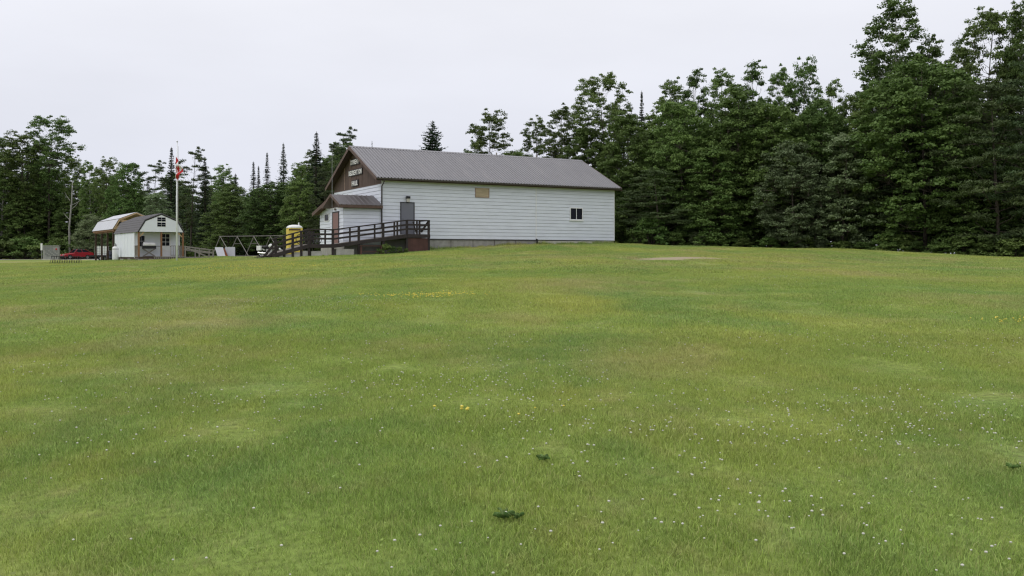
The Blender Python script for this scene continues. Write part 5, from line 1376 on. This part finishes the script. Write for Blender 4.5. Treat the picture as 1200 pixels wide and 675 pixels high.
# ------------------------------------------------------------------ lawn grass (uncountable: one object of instanced tufts)
def blade_mat():
    m, t, b_ = nodes('grass_blade')
    c, rg, mixc, noise = lawn_colour(t)
    at = t.nodes.new('ShaderNodeAttribute'); at.attribute_name = 'lv'
    c2 = mixc(rg(at.outputs['Fac'], .80, .95, 0, .7), c, (.26, .235, .11))
    hs_ = t.nodes.new('ShaderNodeHueSaturation'); t.links.new(c2, hs_.inputs['Color'])
    v_ = rg(at.outputs['Fac'], 0, .8, .55, 1.48); t.links.new(v_, hs_.inputs['Value'])
    t.links.new(hs_.outputs[0], b_.inputs['Base Color']); b_.inputs['Roughness'].default_value = .55; b_.inputs['Specular IOR Level'].default_value = .25
    tr = t.nodes.new('ShaderNodeBsdfTranslucent'); t.links.new(hs_.outputs[0], tr.inputs[0])
    ms = t.nodes.new('ShaderNodeMixShader'); ms.inputs[0].default_value = .25
    t.links.new(b_.outputs[0], ms.inputs[1]); t.links.new(tr.outputs[0], ms.inputs[2])
    t.links.new(ms.outputs[0], t.nodes['Material Output'].inputs[0])
    return m
GM = blade_mat()
def grass_patch(seed, rad, n, wd, h0, h1, leaflets=0):
    r = np.random.default_rng(seed)
    a = r.random(n) * 6.283; q = np.sqrt(r.random(n)) * rad; x, y = q * np.cos(a), q * np.sin(a)
    nt_ = max(4, n // 14); tx_, ty_ = r.normal(size=nt_) * rad * .5, r.normal(size=nt_) * rad * .5     # tufting
    k = r.integers(nt_, size=n); f = r.random(n) * .45; x = x * (1 - f) + tx_[k] * f; y = y * (1 - f) + ty_[k] * f
    h = h0 + (h1 - h0) * r.random(n) ** 1.6; h *= (.7 + .6 * r.random(nt_)[k])
    th = r.random(n) * 6.283; lean = (.25 + .75 * r.random(n)) * h
    lx, ly = lean * np.cos(th), lean * np.sin(th); w2 = wd * (.6 + .8 * r.random(n)) * .5
    ph = r.random(n) * 6.283; ux, uy = w2 * np.cos(ph), w2 * np.sin(ph)
    z0 = -.01 * np.ones(n)
    A = np.stack([x - ux, y - uy, z0], 1); B = np.stack([x + ux, y + uy, z0], 1)
    Cc = np.stack([x + lx * .35 + ux * .8, y + ly * .35 + uy * .8, h * .6], 1); D = np.stack([x + lx * .35 - ux * .8, y + ly * .35 - uy * .8, h * .6], 1)
    T1 = np.stack([x + lx + ux * .15, y + ly + uy * .15, h * .95], 1); T2 = np.stack([x + lx - ux * .15, y + ly - uy * .15, h * .95], 1)
    V = np.stack([A, B, Cc, D, T1, T2], 1).reshape(-1, 3); o = np.arange(n)[:, None] * 6
    F = np.concatenate([o + [0, 1, 2, 3], o + [3, 2, 4, 5]], 1).ravel()
    lv = np.repeat(r.random(n), 6)
    if leaflets:
        a = r.random(leaflets) * 6.283; q = np.sqrt(r.random(leaflets)) * rad
        cc = np.stack([q * np.cos(a), q * np.sin(a), .02 + .03 * r.random(leaflets)], 1)
        nr = unit(r.normal(size=(leaflets, 3)) * .35 + np.array([0, 0, 1])); s = .007 + .007 * r.random(leaflets)
        tx, bx = leaf_vecs(r, nr, s * 2, s * 1.8); v2, f2 = quad_cloud(cc, tx, bx)
        F = np.concatenate([F, f2 + len(V)]); V = np.concatenate([V, v2]); lv = np.concatenate([lv, np.repeat(r.random(leaflets) * .5, 4)])
    return fast_mesh('grass_patch', V, F, 4, GM, dict(lv=lv))
def patch_collection(nm, specs):
    c_ = bpy.data.collections.new(nm)
    for i, sp in enumerate(specs):
        o = bpy.data.objects.new('grass_tuft_source', grass_patch(*sp)); c_.objects.link(o)
    return c_
tiers = [
    ('near', 1.0, 13, .34, [(51 + i, .5, 1500, .0036, .018, .052, 8) for i in range(5)], .55),
    ('mid', 12, 30, .58, [(61 + i, .85, 1500, .0065, .02, .056, 8) for i in range(5)], .58),
    ('far', 29, 84, 1.15, [(71 + i, 1.6, 1700, .015, .025, .062, 0) for i in range(5)], .60),
]
def tuft_points(y0, y1, step, half, r):
    ys = np.arange(y0, y1, step); xs = np.arange(-half * y1 - 8, half * y1 + 8, step)
    X, Y = np.meshgrid(xs, ys); X = X.ravel() + r.normal(size=X.size) * step * .3; Y = Y.ravel() + r.normal(size=Y.size) * step * .3
    k = (np.abs(X) < half * Y + 7.0); X, Y = X[k], Y[k]
    keep = lawn_sd(X, Y) > -.3
    keep &= ~inside(lot, X, Y)
    for (x0, y0_, rx, ry) in SANDXY: keep &= ~(((X - x0) / (rx + .7)) ** 2 + ((Y - y0_) / (ry + .7)) ** 2 < .25 + .75 * r.random(len(X)))
    # not under the hall, the ramp or the shed
    u = (X - HALL_O.x) * HU.x + (Y - HALL_O.y) * HU.y; v = (X - HALL_O.x) * HV.x + (Y - HALL_O.y) * HV.y
    keep &= ~((u > -.3) & (u < HL + .3) & (v > -.0) & (v < HW))
    keep &= ~((u > -7.4) & (u < 2.6) & (v > -1.45) & (v < 6.2))
    u = (X - SHED_O.x) * SU.x + (Y - SHED_O.y) * SU.y; v = (X - SHED_O.x) * SV.x + (Y - SHED_O.y) * SV.y
    keep &= ~((u > -.3) & (u < SW + .3) & (v > -.3) & (v < SD + .5))
    return X[keep], Y[keep]
def grass_object(nm, label_, coll, X, Y, r, s0, s1, cat='grass'):
    Z = np.concatenate([ground_z(X[i:i+4000], Y[i:i+4000]) for i in range(0, len(X), 4000)])
    e_ = .4; gxn = (ground_z(X + e_, Y) - ground_z(X - e_, Y)) / (2 * e_); gyn = (ground_z(X, Y + e_) - ground_z(X, Y - e_)) / (2 * e_)
    m = bpy.data.meshes.new(nm); m.vertices.add(len(X)); m.vertices.foreach_set('co', np.stack([X, Y, Z], 1).astype(np.float32).ravel())
    rot = np.zeros((len(X), 3), np.float32)
    rz_ = r.random(len(X)) * 6.283
    for i in range(len(X)):
        q = Vector((-gxn[i], -gyn[i], 1)).normalized().to_track_quat('Z', 'Y'); rot[i] = (q.to_matrix() @ Matrix.Rotation(rz_[i], 3, 'Z')).to_euler()
    at = m.attributes.new('rot', 'FLOAT_VECTOR', 'POINT'); at.data.foreach_set('vector', rot.ravel())
    at = m.attributes.new('scl', 'FLOAT', 'POINT'); at.data.foreach_set('value', (s0 + (s1 - s0) * r.random(len(X)) ** 2.2).astype(np.float32))
    o = link(nm, m); tag(o, label_, cat, None, 'stuff')
    ng = bpy.data.node_groups.new(nm, 'GeometryNodeTree')
    ng.interface.new_socket('Geometry', in_out='INPUT', socket_type='NodeSocketGeometry'); ng.interface.new_socket('Geometry', in_out='OUTPUT', socket_type='NodeSocketGeometry')
    gi = ng.nodes.new('NodeGroupInput'); go = ng.nodes.new('NodeGroupOutput')
    ip = ng.nodes.new('GeometryNodeInstanceOnPoints'); ci = ng.nodes.new('GeometryNodeCollectionInfo')
    ci.inputs['Collection'].default_value = coll; ci.inputs['Separate Children'].default_value = True; ci.inputs['Reset Children'].default_value = True
    ip.inputs['Pick Instance'].default_value = True
    na = ng.nodes.new('GeometryNodeInputNamedAttribute'); na.data_type = 'FLOAT_VECTOR'; na.inputs['Name'].default_value = 'rot'
    nb = ng.nodes.new('GeometryNodeInputNamedAttribute'); nb.data_type = 'FLOAT'; nb.inputs['Name'].default_value = 'scl'
    er = ng.nodes.new('FunctionNodeEulerToRotation')
    ng.links.new(na.outputs['Attribute'], er.inputs[0]); ng.links.new(er.outputs[0], ip.inputs['Rotation']); ng.links.new(nb.outputs['Attribute'], ip.inputs['Scale'])
    ng.links.new(gi.outputs[0], ip.inputs['Points']); ng.links.new(ci.outputs[0], ip.inputs['Instance']); ng.links.new(ip.outputs[0], go.inputs[0])
    md = o.modifiers.new('tufts', 'NODES'); md.node_group = ng
    return o
gr_ = np.random.default_rng(5)
GL = {'near': 'short mixed lawn grass in the foreground', 'mid': 'mown lawn grass halfway up the slope', 'far': 'mown lawn grass at the top of the slope'}
for (nm, y0, y1, step, specs, half) in tiers:
    X, Y = tuft_points(y0, y1, step, half, gr_)
    grass_object('lawn_grass', GL[nm], patch_collection('tufts_' + nm, specs), X, Y, gr_, .62, 1.12)

# uncut fringe where the mower does not reach: wood edge and hall foundation
fx_, fy_ = [], []
for a_, b_ in zip(EDGE[1:-2], EDGE[2:-1]):
    L_ = np.hypot(*(b_ - a_))
    for k in range(int(L_ / .55)):
        q = a_ + (b_ - a_) * (k * .55 / L_) + gr_.normal(size=2) * .45
        if abs(q[0]) < .62 * q[1] + 6: fx_.append(q[0]); fy_.append(q[1])
for k in range(int(HL / .22)):
    if k * .22 < 2.8: continue
    q = hall_xy(k * .22 + gr_.normal() * .1, -.12 - .1 * gr_.random()); fx_.append(q[0]); fy_.append(q[1])
fr_coll = patch_collection('tufts_fringe', [(81 + i, .34, 130, .016, .08, .26, 0) for i in range(4)])
grass_object('tall_grass', 'uncut taller grass along the wood edge and the hall foundation', fr_coll, np.array(fx_), np.array(fy_), gr_, .35, 1.3)

# ------------------------------------------------------------------ flowers in the lawn
def flower_mesh(nm, XY, mat_, rad, hgt, label_):
    r = np.random.default_rng(len(XY)); X, Y = XY[:, 0], XY[:, 1]; Z = np.concatenate([ground_z(X[i:i+4000], Y[i:i+4000]) for i in range(0, len(X), 4000)]) + hgt * (.6 + .8 * r.random(len(X)))
    n = len(X); base = []
    for (rr, zz) in ((.55, -.45), (1, 0.0), (.8, .45)):
        for k in range(6):
            a = k * math.pi / 3; base.append((rr * math.cos(a), rr * math.sin(a), zz))
    base += [(0, 0, .75), (0, 0, -.6)]
    base = np.array(base); nbv = len(base)
    F = []
    for i in range(2):
        for k in range(6): F.append((i*6 + k, i*6 + (k+1) % 6, (i+1)*6 + (k+1) % 6)); F.append((i*6 + k, (i+1)*6 + (k+1) % 6, (i+1)*6 + k))
    for k in range(6): F.append((12 + k, 12 + (k+1) % 6, 18)); F.append(((k+1) % 6, k, 19))
    F = np.array(F); s = rad * (.65 + .6 * r.random(n))
    V = base[None] * s[:, None, None] + np.stack([X, Y, Z], 1)[:, None, :]
    FF = (F[None] + (np.arange(n) * nbv)[:, None, None]).ravel()
    o = link(nm, fast_mesh(nm, V.reshape(-1, 3), FF, 3, mat_)); return tag(o, label_, 'flowers', None, 'stuff')
fr_ = np.random.default_rng(9)
def scatter(clusters):
    out_ = []
    for (px, py, n, sx, sy) in clusters:
        x0, y0 = ground_hit(px, py); q = fr_.normal(size=(n, 2)) * np.array([sx, sy]) + np.array([x0, y0]); out_.append(q)
    q = np.concatenate(out_); return q[(q[:, 1] > 3.5) & (lawn_sd(q[:, 0], q[:, 1]) > .3)]
cl = [(300, 360, 110, 2.0, .7), (345, 357, 120, 1.6, .6), (370, 353, 50, .8, .4), (235, 333, 40, 1.5, .6), (500, 425, 60, 1.6, .8), (560, 415, 60, 1.8, .9), (540, 455, 60, 1.1, .5), (590, 460, 55, .8, .4), (520, 445, 40, 1.0, .4), (470, 465, 40, .9, .4),
      (610, 478, 40, .6, .3), (660, 500, 35, .7, .4), (880, 327, 120, 1.5, .5), (950, 322, 50, 1.2, .4), (930, 336, 30, 1.0, .4), (1060, 405, 50, 1.4, .5), (1020, 408, 50, 1.2, .5), (1110, 405, 40, 1.2, .5), (1080, 480, 70, 1.0, .5), (1150, 480, 50, .9, .5), (1000, 490, 55, .8, .4),
      (930, 480, 40, .8, .4), (1000, 520, 40, .5, .3), (1120, 510, 40, .6, .4), (1160, 525, 30, .5, .3), (950, 525, 18, .4, .2), (840, 515, 14, .4, .2), (860, 545, 10, .3, .2), (700, 520, 26, .6, .3), (780, 510, 22, .6, .3), (210, 515, 26, .7, .35), (230, 485, 30, .9, .4),
      (130, 470, 30, .9, .5), (140, 520, 22, .8, .4), (260, 470, 30, 1, .5), (130, 540, 10, .5, .3), (110, 430, 45, 1.6, .7), (80, 395, 45, 2.0, .8), (180, 425, 40, 1.6, .6), (640, 545, 12, .4, .2), (555, 655, 10, .3, .12), (620, 630, 8, .3, .15), (690, 650, 6, .25, .12), (860, 630, 12, .35, .2),
      (930, 620, 14, .35, .2), (990, 620, 8, .3, .15), (1120, 655, 10, .3, .15), (1170, 610, 8, .25, .15), (1060, 580, 8, .35, .2), (910, 600, 8, .3, .15), (830, 605, 7, .3, .15), (600, 553, 8, .3, .15), (780, 555, 10, .3, .15), (700, 550, 8, .3, .2), (840, 575, 6, .3, .15), (1180, 660, 6, .2, .1), (1110, 660, 5, .2, .1)]
cq = scatter([(a, b_, max(4, int(n * .8)), c_, d) for a, b_, n, c_, d in cl]); n_bg = 600
yy_ = 4 + 46 * fr_.random(n_bg) ** 1.1; xx_ = (fr_.random(n_bg) * 1.14 - .57) * yy_
cq = np.concatenate([cq, np.stack([xx_, yy_], 1)])
M['clover'] = mat('white_clover_head', (.60, .59, .52), .8, .15, 30); M['hawk'] = mat('yellow_petal', (.72, .60, .10), .7, .1, 30)
flower_mesh('clover_flowers', cq, M['clover'], .0080, .055, 'white clover heads dotted through the lawn')
yq = scatter([(290, 314, 170, 2.6, .7), (325, 311, 120, 1.8, .6), (265, 316, 60, 1.6, .5), (500, 349, 70, .8, .25), (522, 347.5, 60, .5, .25), (485, 350, 30, .5, .2), (540, 488, 8, .25, .1), (1197, 379, 24, .35, .2), (1203, 381, 14, .3, .2), (210, 316, 60, 3.0, .6), (150, 320, 40, 3, .5), (390, 312, 40, 2, .5)])
flower_mesh('yellow_flowers', yq, M['hawk'], .0145, .065, 'small yellow flowers in patches on the upper lawn')
# broad-leaved weeds one can pick out in the grass
def weed(px, py, n, L, label_, upright=.35):
    x, y = ground_hit(px, py); r = np.random.default_rng(int(px)); e = empty('broadleaf_weed', (x, y, gz(x, y)), 0, label_, 'weed', 'dark weeds in the lawn')
    for k in range(n * 2):
        az = k * 2.4 + r.random() * .8; l = L * .36 * (.6 + .6 * r.random()); up = upright * 1.3 * (.5 + r.random()); mb = MB(); m_ = 5
        for i in range(m_ + 1):
            f = i / m_; d = l * f; z = .015 + l * up * math.sin(f * 2.0) ; wdt = l * .15 * math.sin(math.pi * min(1, f * .86 + .12)) * (1 + .18 * math.sin(i * 2.7 + k))
            cx_, cy_ = d * math.cos(az), d * math.sin(az); px_, py_ = -math.sin(az) * wdt, math.cos(az) * wdt
            mb.v += [(cx_ - px_, cy_ - py_, z + .012), (cx_, cy_, z), (cx_ + px_, cy_ + py_, z + .012)]
        for i in range(m_):
            for j in range(2): a = i * 3 + j; mb.f.append((a, a + 1, a + 4, a + 3))
        me = mb.mesh('leaf', M['weed'], True); at = me.attributes.new('lv', 'FLOAT', 'POINT'); at.data.foreach_set('value', [float(r.random())] * len(me.vertices))
        link('leaf', me, e)
for (px, py, n, L, lab) in ((590, 621, 16, .15, 'dark leafy weed nearest the bottom centre of the lawn'), (606, 618, 8, .10, 'smaller weed touching the big dark one at bottom centre'), (637, 547, 12, .13, 'low dark weed in the mid lawn above the bottom one'), (1187, 556, 10, .12, 'dark weed close to the right edge')):
    weed(px, py, n, L, lab)
# rank weeds growing under the upper ramp
for i, (px, h) in enumerate(((452, .75), (460, .55), (468, .5), (444, .45), (476, .35))):
    x, y = hall_xy(hs(px, 1.75), -1.78)
    tree('shrub2', x, y, h, .62, 'leafy weed clump, %s from the left under the upper ramp' % ordn(sorted([444, 452, 460, 468, 476]).index(px)), 'weeds under the ramp')
